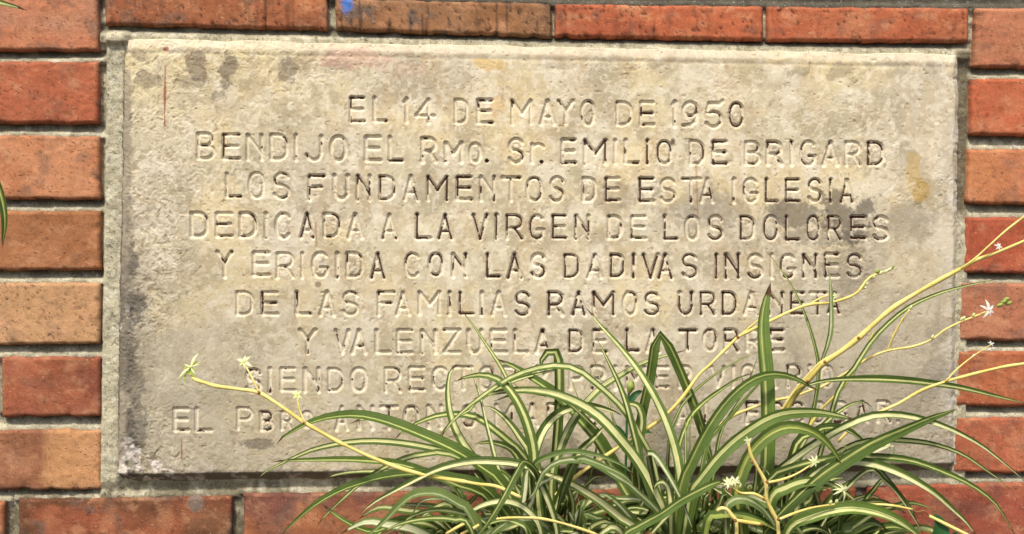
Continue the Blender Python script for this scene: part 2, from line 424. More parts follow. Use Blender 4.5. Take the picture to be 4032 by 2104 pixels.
def build_mortar():
    def axis(lo, hi, a, b, fine, coarse):
        return np.concatenate([np.arange(lo, a, coarse), np.arange(a, b, fine), np.arange(b, hi, coarse)])
    xs = axis(-900, 3480, -20, 2600, 4.0, 30); ys = axis(-400, 1720, -10, 1360, 4.0, 30)
    # denser lines where the joints are widest in view
    X, Y = np.meshgrid(xs, ys)
    dep = np.full(X.shape, -0.0088)
    # mortar ring pressed up round the plaque
    tl, tr, br, bl = PLQ
    lx = tl[0] + (bl[0] - tl[0]) * (Y - 99) / 1116.0
    rx = tr[0] + (br[0] - tr[0]) * (Y - 139) / 1047.0
    ty = tl[1] + (tr[1] - tl[1]) * (X - 311) / 2102.0
    by = bl[1] + (br[1] - bl[1]) * (X - 293) / 2109.0
    inx = ss(240, 252, X) * ss(2455, 2440, X)
    left = ss(-50, -38, X - lx) * ss(20, 0, X - lx) * ss(60, 100, Y) * ss(1262, 1240, Y)
    right = ss(-14, 0, X - rx) * ss(40, 26, X - rx) * ss(105, 135, Y) * ss(1240, 1215, Y)
    top = ss(-30, -10, Y - ty) * ss(20, 4, Y - ty) * inx
    bot = ss(-5, 4, Y - by) * ss(40, 20, Y - by) * inx
    rlow = ss(520, 620, Y + (fbm(X, Y, 40, 82) - .5) * 120)
    dep = dep + left * 0.0085 + top * 0.0065 - bot * 0.001
    dep = dep + right * (0.0015 + 0.006 * rlow) * (1 - left)
    dep = dep + (fbm(X, Y, 46, 83, 4) - .5) * 0.003 + (fbm(X, Y, 10, 84, 4) - .5) * 0.0022
    ins = (X > lx + 30) & (X < rx - 30) & (Y > ty + 30) & (Y < by - 30)
    dep = np.where(ins, -0.014, dep)
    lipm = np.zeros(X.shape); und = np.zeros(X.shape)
    for b in BR:
        x0, x1 = min(b[0][0], b[3][0]) - 16, max(b[1][0], b[2][0]) + 16
        i0, i1 = np.searchsorted(xs, x0), np.searchsorted(xs, x1)
        sl = slice(i0, i1)
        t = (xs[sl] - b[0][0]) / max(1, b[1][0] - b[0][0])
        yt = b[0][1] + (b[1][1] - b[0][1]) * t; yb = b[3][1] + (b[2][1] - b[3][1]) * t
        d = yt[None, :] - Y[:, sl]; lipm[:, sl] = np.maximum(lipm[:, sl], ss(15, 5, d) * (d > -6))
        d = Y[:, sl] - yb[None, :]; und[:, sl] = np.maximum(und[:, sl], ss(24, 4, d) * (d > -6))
    lipm *= (.35 + fbm(X, Y, 30, 89, 4)); rg_ = np.clip(left + right, 0, 1)
    dep = dep + lipm * .0055 * (1 - rg_) - und * .002 * (1 - rg_)
    # joints between the bricks stay hollow
    P = rayD(X, Y, 0.0); P[:, 1] -= dep.ravel()
    base = lin((204, 196, 166)); dark = lin((104, 98, 82)); moss = lin((136, 126, 100)); pale = lin((216, 212, 190))
    c = np.ones(X.shape + (3,)) * base
    # open joints carry soot; the ring next to the plaque is cleaner
    ringm = np.clip(left + top * .45 + right * rlow + bot * .3, 0, 1)
    g = np.clip(ss(0.30, 0.62, fbm(X, Y, 40, 85, 5)) * (1.0 - ringm * .7) * .5 + (1 - ringm) * .05, 0, .9)[..., None]
    c = c * (1 - g) + dark * g
    g = (ss(.55, .7, fbm(X + 300, Y, 30, 86, 4)) * .55)[..., None]; c = c * (1 - g * .55) + moss * g * .55
    g = (ss(.60, .68, fbm(X, Y + 300, 16, 87, 4)) * .6)[..., None]; c = c * (1 - g) + pale * g
    g = (ss(.66, .74, fbm(X + 50, Y + 300, 9, 88, 3)) * .45)[..., None]; c = c * (1 - g) + lin((60, 52, 42)) * g
    g = (right * (1 - rlow) * .75)[..., None]; c = c * (1 - g) + lin((92, 80, 58)) * g
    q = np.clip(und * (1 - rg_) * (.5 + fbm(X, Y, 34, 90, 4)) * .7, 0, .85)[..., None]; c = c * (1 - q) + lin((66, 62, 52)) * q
    q = np.clip(lipm * (1 - rg_) * .45, 0, .6)[..., None]; c = c * (1 - q) + lin((196, 188, 162)) * q
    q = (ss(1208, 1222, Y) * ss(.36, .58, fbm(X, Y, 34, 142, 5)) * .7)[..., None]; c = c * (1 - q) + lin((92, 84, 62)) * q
    tdk = (ss(26, 14, Y - (X > 1390) * 4) * .85)[..., None]; c = c * (1 - tdk) + lin((58, 52, 46)) * tdk  # shade above the header bricks, painted into the mortar as a dark strip
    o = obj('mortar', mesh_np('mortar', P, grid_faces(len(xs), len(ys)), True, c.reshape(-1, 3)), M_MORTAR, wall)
build_mortar()
def box_mesh(name, lo, hi):
    x0, y0, z0 = lo; x1, y1, z1 = hi
    V = [(x0,y0,z0),(x1,y0,z0),(x1,y1,z0),(x0,y1,z0),(x0,y0,z1),(x1,y0,z1),(x1,y1,z1),(x0,y1,z1)]
    F = [(0,3,2,1),(4,5,6,7),(0,1,5,4),(1,2,6,5),(2,3,7,6),(3,0,4,7)]
    return mesh_np(name, V, F, False)
pa = rayD(-860, -380, 0)[0]; pb = rayD(3440, 1700, 0)[0]
obj('wall_core', box_mesh('wall_core', (pa[0], 0.024, -0.05), (pb[0] + .05, 0.22, pa[2] + .03)), M_CORE, wall)

# ================================================================== PLAQUE
def arc(cx, cy, rx, ry, a0, a1, n=14, p=2.0):
    out = []
    for k in range(n + 1):
        a = math.radians(a0 + (a1 - a0) * k / n); c, s = math.cos(a), math.sin(a)
        out.append((cx + rx * math.copysign(abs(c) ** (2 / p), c), cy + ry * math.copysign(abs(s) ** (2 / p), s)))
    return out
G = {
 'A': [[(0,1),(.5,0),(1,1)], [(.17,.70),(.83,.70)]],
 'B': [[(0,0),(0,1)], [(0,0),(.5,0)] + arc(.5,.24,.38,.24,-90,90,10) + [(0,.48)], [(.5,.48)] + arc(.5,.74,.5,.26,-90,90,10) + [(0,1)]],
 'C': [arc(.5,.5,.5,.5,-42,-318,26,2.4)],
 'D': [[(0,1),(0,0),(.4,0)] + arc(.4,.36,.6,.36,-90,0,8) + arc(.4,.64,.6,.36,0,90,8) + [(0,1)]],
 'E': [[(1,0),(0,0),(0,1),(1.05,1)], [(0,.48),(.92,.48)]],
 'F': [[(1,0),(0,0),(0,1)], [(0,.48),(.8,.48)]],
 'G': [arc(.5,.5,.5,.5,-42,-325,26,2.4) + [(1,.62),(.55,.62)]],
 'I': [[(0,0),(0,1)]],
 'J': [[(1,0),(1,.7)] + arc(.5,.7,.5,.3,0,165,12)],
 'L': [[(0,0),(0,1),(1,1)]],
 'M': [[(0,1),(0,0),(.5,.58),(1,0),(1,1)]],
 'N': [[(0,1),(0,0),(1,.78)], [(1,0),(1,1)]],
 'O': [arc(.5,.5,.5,.5,0,360,36,2.35)],
 'P': [[(0,1),(0,0),(.5,0)] + arc(.5,.27,.5,.27,-90,90,12) + [(0,.54)]],
 'R': [[(0,1),(0,0),(.5,0)] + arc(.5,.27,.48,.27,-90,90,12) + [(0,.54)], [(.5,.54),(1,1)]],
 'S': [arc(.52,.26,.46,.26,-20,-235,16) + [(.5,.48)] + arc(.5,.745,.5,.255,-55,160,16)],
 'T': [[(0,0),(1,0)], [(.5,0),(.5,1)]],
 'U': [[(0,0),(0,.65)] + arc(.5,.65,.5,.35,180,0,14) + [(1,0)]],
 'V': [[(0,0),(.5,1),(1,0)]],
 'Y': [[(0,0),(.5,.45),(1,0)], [(.5,.45),(.5,1)]],
 'Z': [[(0,0),(1,0),(0,1),(1,1)]],
 '0': [arc(.5,.5,.5,.5,0,360,36,2.2)],
 '1': [[(-.3,.14),(0,0),(0,1)]],
 '4': [[(.7,1),(.7,0),(0,.70),(1,.70)]],
 '5': [[(1,-.04),(.85,.06),(.15,.06),(.05,.42)], [(.12,.42)] + arc(.42,.70,.5,.30,-115,150,16)],
 '9': [arc(.5,.29,.46,.29,0,360,24), [(.96,.3),(.97,.55),(.80,.82),(.5,.96),(0,.98)]],
 'r': [[(0,0),(0,1)], arc(.55,.34,.52,.32,190,330,8)],
}
TX = """
A1 360 680: E 1925 2060 75 330 .9|L 2180 2305 75 325 .6|1 2525 2570 88 335 .1
B1 360 1620: 4 50 245 95 345 .6|D 475 600 98 345 .4|E 720 860 102 345 .8|M 1085 1285 105 358 .6|A 1395 1535 108 358 .7|Y 1582 1738 108 358 .6|O 1835 1962 115 365 .5|D 2215 2358 125 365 .6|E 2470 2598 125 365 1.2
C1 360 2560: 1 258 300 115 380 .1|9 348 500 125 380 .4|5 598 768 122 390 .4|0 850 984 135 382 1.3
A1 360 680: B 285 452 462 728 .5|E 555 722 472 728 .9|N 815 965 475 742 .4|D 1070 1238 475 735 .4|I 1335 1335 475 745 .3|J 1450 1608 490 745 .4|O 1715 1868 495 748 .4|E 2090 2235 500 750 .5|L 2345 2475 500 750 1.1
B1 360 1620: R 120 262 512 768 .3|M 370 540 562 768 .4|O 630 738 572 762 .3|. 810 810 756 756 2|S 1050 1195 522 772 .4|r 1295 1420 572 772 .3|. 1398 1398 768 768 2|E 1625 1755 530 775 .9|M 1868 2088 532 782 1.7|I 2195 2195 530 782 .6|L 2305 2435 530 776 .7|I 2540 2540 530 782 1.1
C1 360 2560: O 75 215 545 782 1.2|D 430 562 545 785 .7|E 672 805 548 782 1.1|B 1020 1165 552 788 .9|R 1255 1402 552 792 .7|I 1515 1515 548 795 1.1|G 1622 1768 548 795 .6|A 1862 2008 550 798 .4|R 2105 2248 553 798 .7|D 2345 2492 556 792 1.4
A1 360 680: L 592 742 890 1138 1.2|O 835 985 885 1148 .5|S 1100 1258 890 1155 .5|F 1482 1635 918 1165 1.0|U 1750 1892 912 1160 .5|N 2000 2128 912 1172 .8|D 2240 2392 922 1165 .6|A 2506 2636 915 1175 .9
B1 360 1620: M 178 382 922 1178 1.6|E 495 638 928 1168 1.3|N 748 888 922 1180 1.2|T 978 1165 935 1180 .6|O 1245 1395 938 1178 1.2|S 1495 1632 932 1185 .7|D 1852 1982 942 1182 1.1|E 2095 2230 942 1180 1.1|E 2458 2596 945 1185 1.5
C1 360 2560: S 105 252 948 1192 .6|T 338 528 948 1195 1.2|A 545 665 948 1198 1.0|I 892 892 948 1200 .4|G 1000 1142 950 1195 .9|L 1242 1358 950 1188 1.3|E 1458 1588 955 1186 1.8|S 1700 1828 952 1188 1.2|I 1938 1938 952 1198 2|A 2052 2172 958 1195 1.4
A2 810 680: D 215 380 82 332 .5|E 482 642 85 330 .6|D 742 898 85 332 .5|I 1012 1012 85 345 .4|C 1125 1272 92 345 .5|A 1388 1518 90 345 .8|D 1642 1798 92 335 .9|A 1902 2045 92 350 .8|A 2268 2412 98 355 .7
B2 810 1620: L 62 202 95 350 2|A 298 430 100 355 1.7|V 668 812 100 362 1.5|I 915 915 100 358 2|R 1030 1188 108 358 1.8|G 1280 1422 112 352 1.4|E 1522 1652 110 348 1.3|N 1768 1902 110 358 1.3|D 2125 2252 118 352 .7|E 2372 2508 120 352 1.0
C2 810 2560: L 150 278 110 358 1.3|O 382 512 122 360 .5|S 622 762 120 362 1.3|D 970 1108 122 360 1.2|O 1220 1355 118 365 1.9|L 1460 1588 118 368 2|O 1690 1812 118 368 1.8|R 1915 2042 122 365 1.6|E 2162 2298 125 350 1.7|S 2398 2545 122 368 1.2
A2 810 680: Y 490 645 498 768 .5|E 882 1040 508 750 .6|R 1138 1302 515 775 .6|I 1402 1402 512 775 .4|G 1518 1675 512 765 .7|I 1780 1780 512 775 .6|D 1888 2048 512 765 .5|A 2148 2282 518 778 1.8|C 2516 2660 520 765 1.2
B2 810 1620: O 196 332 522 750 1.1|N 448 585 522 765 .8|L 818 945 522 765 2|A 1042 1180 522 778 .6|S 1292 1428 525 768 1.3|D 1652 1792 532 768 1.5|A 1902 2042 530 778 1.3|D 2150 2280 532 762 2|I 2390 2390 530 772 1.4|V 2496 2650 530 778 1.9
C2 810 2560: A 88 222 528 778 1.8|S 338 488 530 772 1.4|I 705 705 528 778 1.8|N 808 942 526 778 1.8|S 1048 1188 532 778 1.0|I 1300 1300 526 778 .5|G 1402 1545 535 775 1.0|N 1645 1778 530 772 1.5|E 1885 2008 526 765 1.2|S 2118 2262 530 772 1.7
A2 810 680: D 702 862 932 1172 .5|E 972 1132 938 1168 1.3|L 1345 1488 932 1165 .8|A 1598 1742 928 1180 .5|S 1842 1998 930 1175 .7|F 2225 2388 932 1178 .7|A 2418 2556 935 1178 1.0
B2 810 1620: M 88 302 932 1168 .5|I 412 412 932 1178 1.0|L 525 662 936 1165 1.5|I 758 758 932 1178 .8|A 872 1008 932 1178 .6|S 1122 1268 936 1178 1.8|R 1480 1622 936 1178 1.5|A 1738 1862 936 1172 1.9|M 1962 2172 936 1172 1.6|O 2285 2420 938 1172 .5|S 2512 2658 942 1172 1.8
C2 810 2560: U 308 438 936 1168 1.6|R 540 682 938 1172 1.8|D 776 908 936 1168 2|A 1008 1148 938 1168 1.0|N 1272 1412 938 1172 1.2|E 1515 1640 940 1162 1.5|T 1716 1882 940 1168 1.6|A 1915 2030 940 1158 1.0
A3 1260 680: Y 1378 1542 105 352 .5|V 1762 1902 108 352 .4|A 1946 2082 108 355 .4|L 2202 2342 110 345 .4|E 2432 2576 110 350 .6
B3 1260 1620: N 115 258 112 352 .4|Z 355 518 106 345 .8|U 615 752 110 348 .3|E 862 1008 110 342 .5|L 1115 1248 110 342 .5|A 1346 1478 110 348 .8|D 1702 1838 112 338 1.1|E 1962 2090 108 342 .8|L 2320 2440 106 328 1.9|A 2535 2660 106 338 1.0
C3 1260 2560: T 312 482 112 318 1.4|O 568 698 106 322 1.1|R 802 932 106 328 1.8|R 1035 1175 110 328 .5|E 1292 1418 110 322 1.4
A3 1260 680: S 802 952 532 768 .5|I 1056 1056 520 775 .3|E 1178 1318 522 755 .4|N 1432 1578 520 768 .5|D 1692 1828 526 756 .5|O 1936 2088 520 760 .4|R 2302 2458 520 768 .6|E 2560 2705 512 748 .4
B3 1260 1620: C 236 382 512 745 .4|T 472 648 506 738 .6|O 742 878 512 738 .5|R 986 1120 506 738 .4|Y 1350 1488 502 738 .3|P 1712 1848 506 738 .6|R 1948 2080 504 736 .6|I 2192 2192 504 736 .4|M 2320 2505 504 734 .6
C3 1260 2560: E 62 178 506 720 .6|R 312 425 500 722 .5|V 652 788 502 718 .4|I 886 886 500 722 .4|C 986 1105 492 715 .7|A 1215 1345 492 720 .5|R 1472 1602 492 715 1.2|I 1706 1706 490 715 .8|O 1832 1945 495 715 .7
A3 1260 680: E 32 172 958 1186 .5|L 268 422 952 1186 .5|P 712 858 948 1172 .5|B 962 1082 988 1182 .8|R 1185 1288 988 1178 .5|O 1402 1498 988 1148 .4|A 1768 1888 932 1178 .4|N 2012 2158 928 1168 .5|T 2252 2422 932 1165 1.1|O 2506 2646 932 1155 .4
B3 1260 1620: N 182 318 922 1158 .4|I 425 425 920 1155 .4|O 552 688 920 1140 .5|M 912 1082 906 1138 .6|A 1236 1362 905 1138 .5|R 1472 1600 905 1130 .6|I 1712 1712 902 1128 .4|A 1850 1978 902 1128 .4
C3 1260 2560: A 290 402 892 1115 .4|L 588 690 890 1112 .5|E 1032 1148 890 1110 1.2|S 1292 1418 890 1105 .8|C 1512 1638 888 1105 .8|O 1740 1868 886 1100 .8|B 1976 2106 884 1098 .7|A 2212 2328 880 1095 .7|R 2442 2572 876 1092 .9|. 2660 2660 1092 1092 .8
"""
def build_plaque():
    nx, ny = 1260, 660
    u = np.linspace(0, 1, nx); v = np.linspace(0, 1, ny)
    U, V = np.meshgrid(u, v)
    X, Y = plq_uv_to_D(U, V)
    SX = X * K; SY = Y * K                                         # photograph pixels
    # the outline is a little uneven
    X = X + np.exp(-U * 2100 / 14) * (fbm(Y, Y * 0, 60, 91, 4) - .5) * 5 + np.exp(-(1 - U) * 2100 / 14) * (fbm(Y, Y * 0 + 9, 50, 92, 4) - .5) * 14
    Y = Y + np.exp(-V * 1100 / 12) * (fbm(X, X * 0, 70, 93, 4) - .5) * 8 + np.exp(-(1 - V) * 1100 / 12) * (fbm(X, X * 0 + 9, 50, 94, 4) - .5) * 10
    el = U * 2105; er = (1 - U) * 2105; et = V * 1090; eb = (1 - V) * 1090
    depth = np.zeros_like(X); paint = np.zeros_like(X); near = np.full(X.shape, 99.0); inner = np.zeros_like(X)
    x0g, y0g = SX[0, 0], SY[0, 0]
    def win(xa, ya, xb, yb):
        # window of grid indices safely covering the box (the mapping is almost affine)
        ua = (xa / K - 293) / 2120.0; ub = (xb / K - 293) / 2085.0
        i0 = max(0, int((ua - .02) * nx)); i1 = min(nx, int((ub + .02) * nx) + 1)
        mx = ((xa + xb) / 2 / K - 300) / 2105.0
        ty = 99 + 40 * mx; by = 1215 - 29 * mx
        va = (ya / K - ty) / (by - ty); vb = (yb / K - ty) / (by - ty)
        j0 = max(0, int((va - .01) * ny)); j1 = min(ny, int((vb + .01) * ny) + 1)
        return slice(j0, j1), slice(i0, i1)
    rg = random.Random(11)
    for line in TX.strip().splitlines():
        head, body = line.split(':'); _, oy, ox = head.split(); ox = float(ox); oy = float(oy)
        for ent in body.split('|'):
            ch, a, b, c, d, p = ent.split(); a, b, c, d = [float(t) / 2.7404 for t in (a, b, c, d)]; p = float(p)
            X0, X1, Y0, Y1 = ox + a, ox + b, oy + c, oy + d
            w = 9.2 * rg.uniform(.88, 1.1)
            if ch == '.':
                s = win(X0 - 20, Y0 - 20, X0 + 20, Y0 + 20); dd = np.hypot(SX[s] - X0, SY[s] - Y0)
                g = np.clip(9.0 - dd, 0, 6); depth[s] = np.maximum(depth[s], g * 1.3); paint[s] = np.maximum(paint[s], (g > 1) * p); near[s] = np.minimum(near[s], dd - 9)
                continue
            if ch in 'I': X1 = X0 + 1e-3
            if ch == '1': X1 = X0 + 30
            s0 = win(X0 - 30, Y0 - 30, X1 + 30, Y1 + 30)
            if ch in 'ODABRPG0CS9':
                q = ss(4, -6, np.maximum(np.abs(SX[s0] - (X0 + X1) / 2) - (X1 - X0) / 2, np.abs(SY[s0] - (Y0 + Y1) / 2) - (Y1 - Y0) / 2))
                inner[s0] = np.maximum(inner[s0], q * rg.uniform(.2, 1))
            for pl in G[ch]:
                pts = [(X0 + px * (X1 - X0), Y0 + py * (Y1 - Y0)) for px, py in pl]
                n = len(pts)
                for k in range(n - 1):
                    (ax, ay), (bx, by_) = pts[k], pts[k + 1]
                    s = win(min(ax, bx) - 22, min(ay, by_) - 22, max(ax, bx) + 22, max(ay, by_) + 22)
                    sx, sy = SX[s], SY[s]
                    dx, dy = bx - ax, by_ - ay; L2 = dx * dx + dy * dy + 1e-9; L = math.sqrt(L2)
                    t = ((sx - ax) * dx + (sy - ay) * dy) / L2
                    tc = np.clip(t, 0, 1)
                    dd = np.hypot(sx - ax - tc * dx, sy - ay - tc * dy)
                    ww = w
                    if L > 40:                                      # chisel flare at the ends of long strokes
                        e = np.minimum(np.clip(t, 0, 1), 1 - np.clip(t, 0, 1)) * L
                        ww = w * (1 + .28 * np.exp(-e / 7))
                        dd = np.where((t < 0) | (t > 1), np.maximum(dd * 1.25, 0), dd)
                    g = np.clip(ww - dd, 0, None)
                    depth[s] = np.maximum(depth[s], g)
                    near[s] = np.minimum(near[s], dd - w)
                    stroke_p = p * (0.75 + .5 * rg.random())
                    paint[s] = np.maximum(paint[s], np.where(g > w * .58, stroke_p, 0))
    # groove depth in metres: V cut with a slightly rounded bottom, worn edges
    MP = K and (DIST / FPX)
    wear = (0.80 + .35 * fbm(SX, SY, 60, 101, 3)) * (1 - .22 * ss(860, 940, Y))
    gr = (np.minimum(depth, 3.0) * 1.0 + depth * .75) * MP * wear
    lip = np.exp(-np.clip(near, 0, 60) / 4.0) * (near > 0) * 0.00012
    h = -gr + lip
    # bevelled margin
    bev = 24.0
    def bevel(e, k): return -np.clip(1 - e / k, 0, 1) ** 1.15
    edge_n = 1 + (fbm(X, Y, 50, 102, 4) - .5) * .8
    h = h + bevel(el, 24 * edge_n) * 0.0055 + bevel(er, 17 * edge_n) * 0.006 + bevel(et, 22 * edge_n) * 0.0019 + bevel(eb, 24 + 0 * edge_n) * 0.0112
    # shallow rule line inside the top margin
    h = h - np.exp(-((et - 34) / 5) ** 2) * 0.0004
    # broad unevenness, trowel marks, wrinkles
    h = h + (fbm(X, Y, 190, 103, 3) - .5) * 0.0035
    mL = np.clip(ss(560, 320, X + (fbm(X, Y, 90, 104, 4) - .5) * 400), 0, 1)
    mL = np.clip(mL + ss(260, 150, Y) * ss(1000, 500, X) * .8, 0, 1)
    mB = ss(980, 1150, Y); mR = ss(1700, 2300, X)
    rough = .30 + .9 * mL + .35 * mB + .25 * mR * ss(.4, .6, fbm(X, Y, 120, 105, 3)) + inner * .9 + .35 * ss(.5, .7, fbm(X, Y, 150, 106, 3))
    wx = X + (fbm(X, Y, 26, 107, 3) - .5) * 30; wy = Y + (fbm(X + 99, Y, 26, 108, 3) - .5) * 30
    rid = 1 - np.abs(fbm(wx, wy, 15, 109, 3) * 2 - 1)
    rid2 = 1 - np.abs(fbm(wx * 1.3, wy, 7, 110, 3) * 2 - 1)
    h = h + rough * (0.0009 * (rid - .8) + .0006 * (rid2 - .8)) * (gr < 0.0004) + rough * .0005 * (rid2 - .8) * (gr >= .0004)
    # scattered pits and a few scratches
    pit = ss(.80, .86, fbm(X, Y, 11, 111, 2)); h = h - pit * .0005
    # broken corner, lower left, and chips along the lower edge
    chip = ss(95, 40, np.hypot((X - 345) * .8, Y - 1190) + (fbm(X, Y, 30, 112, 4) - .5) * 70)
    chip = np.maximum(chip, np.exp(-eb / 26) * ss(.56, .66, fbm(X, Y * 0, 60, 113, 4)))
    chip = np.maximum(chip, np.exp(-er / 12) * ss(.58, .66, fbm(X * 0, Y, 60, 114, 4)))
    chip = np.maximum(chip, np.exp(-((X - 325) / 18) ** 2) * np.exp(-((Y - 800) / 26) ** 2))
    h = h - chip * (.0014 + .0045 * (.5 - fbm(X, Y, 22, 115, 4)))
    # ---------------- colour: limestone, lichens, soot, paint remains, light and shade on the bevels
    base = lin((208, 196, 165)); c = np.ones(X.shape + (3,)) * base
    def lay(mask, col, k=1.0):
        nonlocal c
        q = np.clip(mask * k, 0, 1)[..., None]; c = c * (1 - q) + lin(col) * q
    lay(ss(.42, .62, fbm(X, Y, 210, 121, 4)), (196, 184, 160), .8)
    lay(ss(.48, .68, fbm(X + 500, Y, 150, 122, 5)), (222, 204, 160), .75)
    lay(ss(.50, .64, fbm(X, Y + 500, 90, 123, 5, .62)), (168, 156, 128), .6)
    lay(ss(.52, .64, fbm(X + 900, Y, 60, 124, 5, .62)), (226, 216, 192), .7)
    lay(ss(.54, .66, fbm(X, Y * .5 + 900, 44, 125, 4)) * ss(400, 900, X), (200, 176, 134), .3)
    lay(ss(.54, .70, fbm(X + 70, Y + 70, 26, 126, 4)), (188, 170, 140), .45)
    lay(ss(.58, .66, fbm(X + 170, Y + 70, 12, 127, 4)), (232, 222, 196), .5)
    lay(ss(450, 1150, Y) * ss(1700, 300, X), (158, 151, 130), .7)                  # greyer lower left
    lay(ss(1400, 2200, X) * ss(350, 900, Y), (170, 161, 141), .7)
    lay(np.clip(rough - .35, 0, 1) * ss(.80, .55, rid), (146, 126, 96), .55)
    lay(np.clip(rough - .35, 0, 1) * ss(.90, .98, rid2), (228, 218, 190), .5)
    lay(mL * ss(420, 150, Y) * ss(.42, .6, fbm(X, Y, 40, 128, 4)), (220, 204, 158), .55)
    def blob(cx, cy, rx, ry, col, k, seed=0, nz=.7):
        d = np.hypot((X - cx) / rx, (Y - cy) / ry) + (fbm(X + seed * 91, Y, 40, 130 + seed % 5, 5, .72) - .5) * nz * 3.4
        lay(ss(1.05, .70, d), col, k * .85)
    for (cx, cy, rx, ry, k) in [(500,165,26,42,.8),(470,205,40,20,.6),(575,180,22,42,.85),(735,175,30,34,.7),(375,205,34,22,.65),(556,245,24,12,.5),(345,140,26,16,.5),
                                (2010,182,38,18,.5),(2110,185,30,20,.5),(2340,175,30,16,.35),(1650,165,26,10,.4),(1400,165,60,12,.3),(860,165,60,16,.35)]:
        blob(cx, cy, rx, ry, (112, 100, 84), k, int(cx))
    for (cx, cy, rx, ry, k) in [(1990,530,70,34,.75),(2120,540,70,56,.8),(2050,600,120,24,.5),(1780,520,130,60,.35),(1560,500,60,40,.3),(2290,560,60,60,.35),(2130,690,90,60,.35),
                                (330,650,24,60,.85),(345,770,44,46,.95),(322,860,20,120,.75),(335,960,26,70,.6),(322,1120,26,90,.95),(350,1085,22,60,.6),(650,1115,60,14,.7),(500,1010,200,40,.2),(1900,1130,120,50,.3),(2360,980,60,160,.3)]:
        blob(cx, cy, rx, ry, (84, 78, 72), k, int(cx + cy))
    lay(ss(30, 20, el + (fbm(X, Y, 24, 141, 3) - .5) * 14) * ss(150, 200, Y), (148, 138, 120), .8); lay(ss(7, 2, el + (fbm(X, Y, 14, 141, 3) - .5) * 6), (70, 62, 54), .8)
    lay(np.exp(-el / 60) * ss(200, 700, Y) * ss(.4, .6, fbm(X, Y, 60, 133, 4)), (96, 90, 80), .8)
    lay(ss(34, 20, eb + (fbm(X, Y, 20, 139, 3) - .5) * 16), (96, 86, 72), .75)  # shade of the down-facing bottom bevel, put into the stone colour
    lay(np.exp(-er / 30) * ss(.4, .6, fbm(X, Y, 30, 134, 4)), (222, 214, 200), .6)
    lay(ss(26, 16, et), (226, 214, 188), .6)  # light on the up-facing top bevel, painted as paler stone
    lay(np.exp(-((et - 26) / 7) ** 2) * ss(.4, .6, fbm(X, Y * 0, 60, 135, 4)), (150, 130, 110), .35)
    blob(905, 150, 90, 26, (206, 160, 146), .5, 1); blob(1010, 180, 60, 20, (206, 170, 150), .35, 2)
    blob(1245, 165, 50, 18, (210, 174, 96), .7, 3); blob(1250, 270, 16, 34, (222, 186, 124), .6, 4); blob(2290, 420, 22, 44, (194, 164, 96), .65, 6, .5); blob(2308, 480, 26, 34, (184, 150, 70), .8, 7, .5)
    blob(1840, 260, 60, 120, (214, 190, 150), .3, 9)
    # runs below the letters
    for (x, y0, y1, k) in [(1748,400,560,.6),(795,560,620,.7),(1500,410,430,.4),(1215,640,700,.3)]:
        lay(np.exp(-((X - x - (Y - y0) * .03) / 2.6) ** 2) * ss(y0 - 4, y0 + 4, Y) * ss(y1 + 8, y1 - 8, Y), (158, 110, 58), k)
    lay(np.exp(-((X - 417 - (Y - 240) * -.012) / (2.6 + 1.5 * np.sin(Y / 17.0))) ** 2) * ss(160, 172, Y) * ss(322, 316, Y), (140, 48, 36), .9)
    blob(420, 125, 8, 7, (150, 60, 50), .9, 3, .2)
    lay(np.exp(-((X - 459) / 1.8) ** 2) * ss(1095, 1110, Y) * ss(1165, 1150, Y), (140, 60, 44), .7)
    blob(801, 715, 9, 8, (116, 96, 80), .8, 2, .15)
    lay(chip * ss(.45, .6, fbm(X, Y, 14, 136, 3)), (214, 206, 196), .85)
    lay(pit, (150, 128, 100), .3)
    # carved bowls keep lighter fresh stone
    lay(inner * ss(.5, .62, fbm(X, Y, 12, 137, 3)) * (gr < 1e-5), (228, 220, 202), .5)
    # brown letter paint that survives in the bottom of the cuts, and a paler tone in the rest of them
    pn = fbm(SX, SY, 34, 138, 3)
    pm = ss(.0, .12, paint * .58 - .60 - (pn - .5) * 2.2) * (paint > 0)
    lay((depth > 3.2) * (1 - pm), (226, 216, 192), .65)
    lay(pm, (60, 27, 15), .96)
    stn = ss(12, 4, np.hypot((X - (2560 + 235 / 2.7404) / K) * 1.4, Y - (360 + 545 / 2.7404) / K)); lay(stn, (70, 44, 28), .85)
    # ---------------- mesh with sides going back
    P = rayD(X, Y, 0.0); zf = 0.0045
    P[:, 1] -= (h + zf).ravel()
    nV = len(P)
    ring = np.concatenate([np.arange(nx), np.arange(1, ny) * nx + nx - 1, (ny - 1) * nx + np.arange(nx - 2, -1, -1), np.arange(ny - 2, 0, -1) * nx])
    back = P[ring].copy(); back[:, 1] = 0.022
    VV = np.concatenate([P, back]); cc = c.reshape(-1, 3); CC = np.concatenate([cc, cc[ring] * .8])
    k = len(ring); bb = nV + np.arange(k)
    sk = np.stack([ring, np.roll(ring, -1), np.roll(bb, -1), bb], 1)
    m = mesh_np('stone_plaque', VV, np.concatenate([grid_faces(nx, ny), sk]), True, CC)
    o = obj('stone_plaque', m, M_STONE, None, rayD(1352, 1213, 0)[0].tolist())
    tag(o, 'weathered beige stone plaque carved with nine lines of Spanish lettering, set in the wall', 'plaque')
build_plaque()
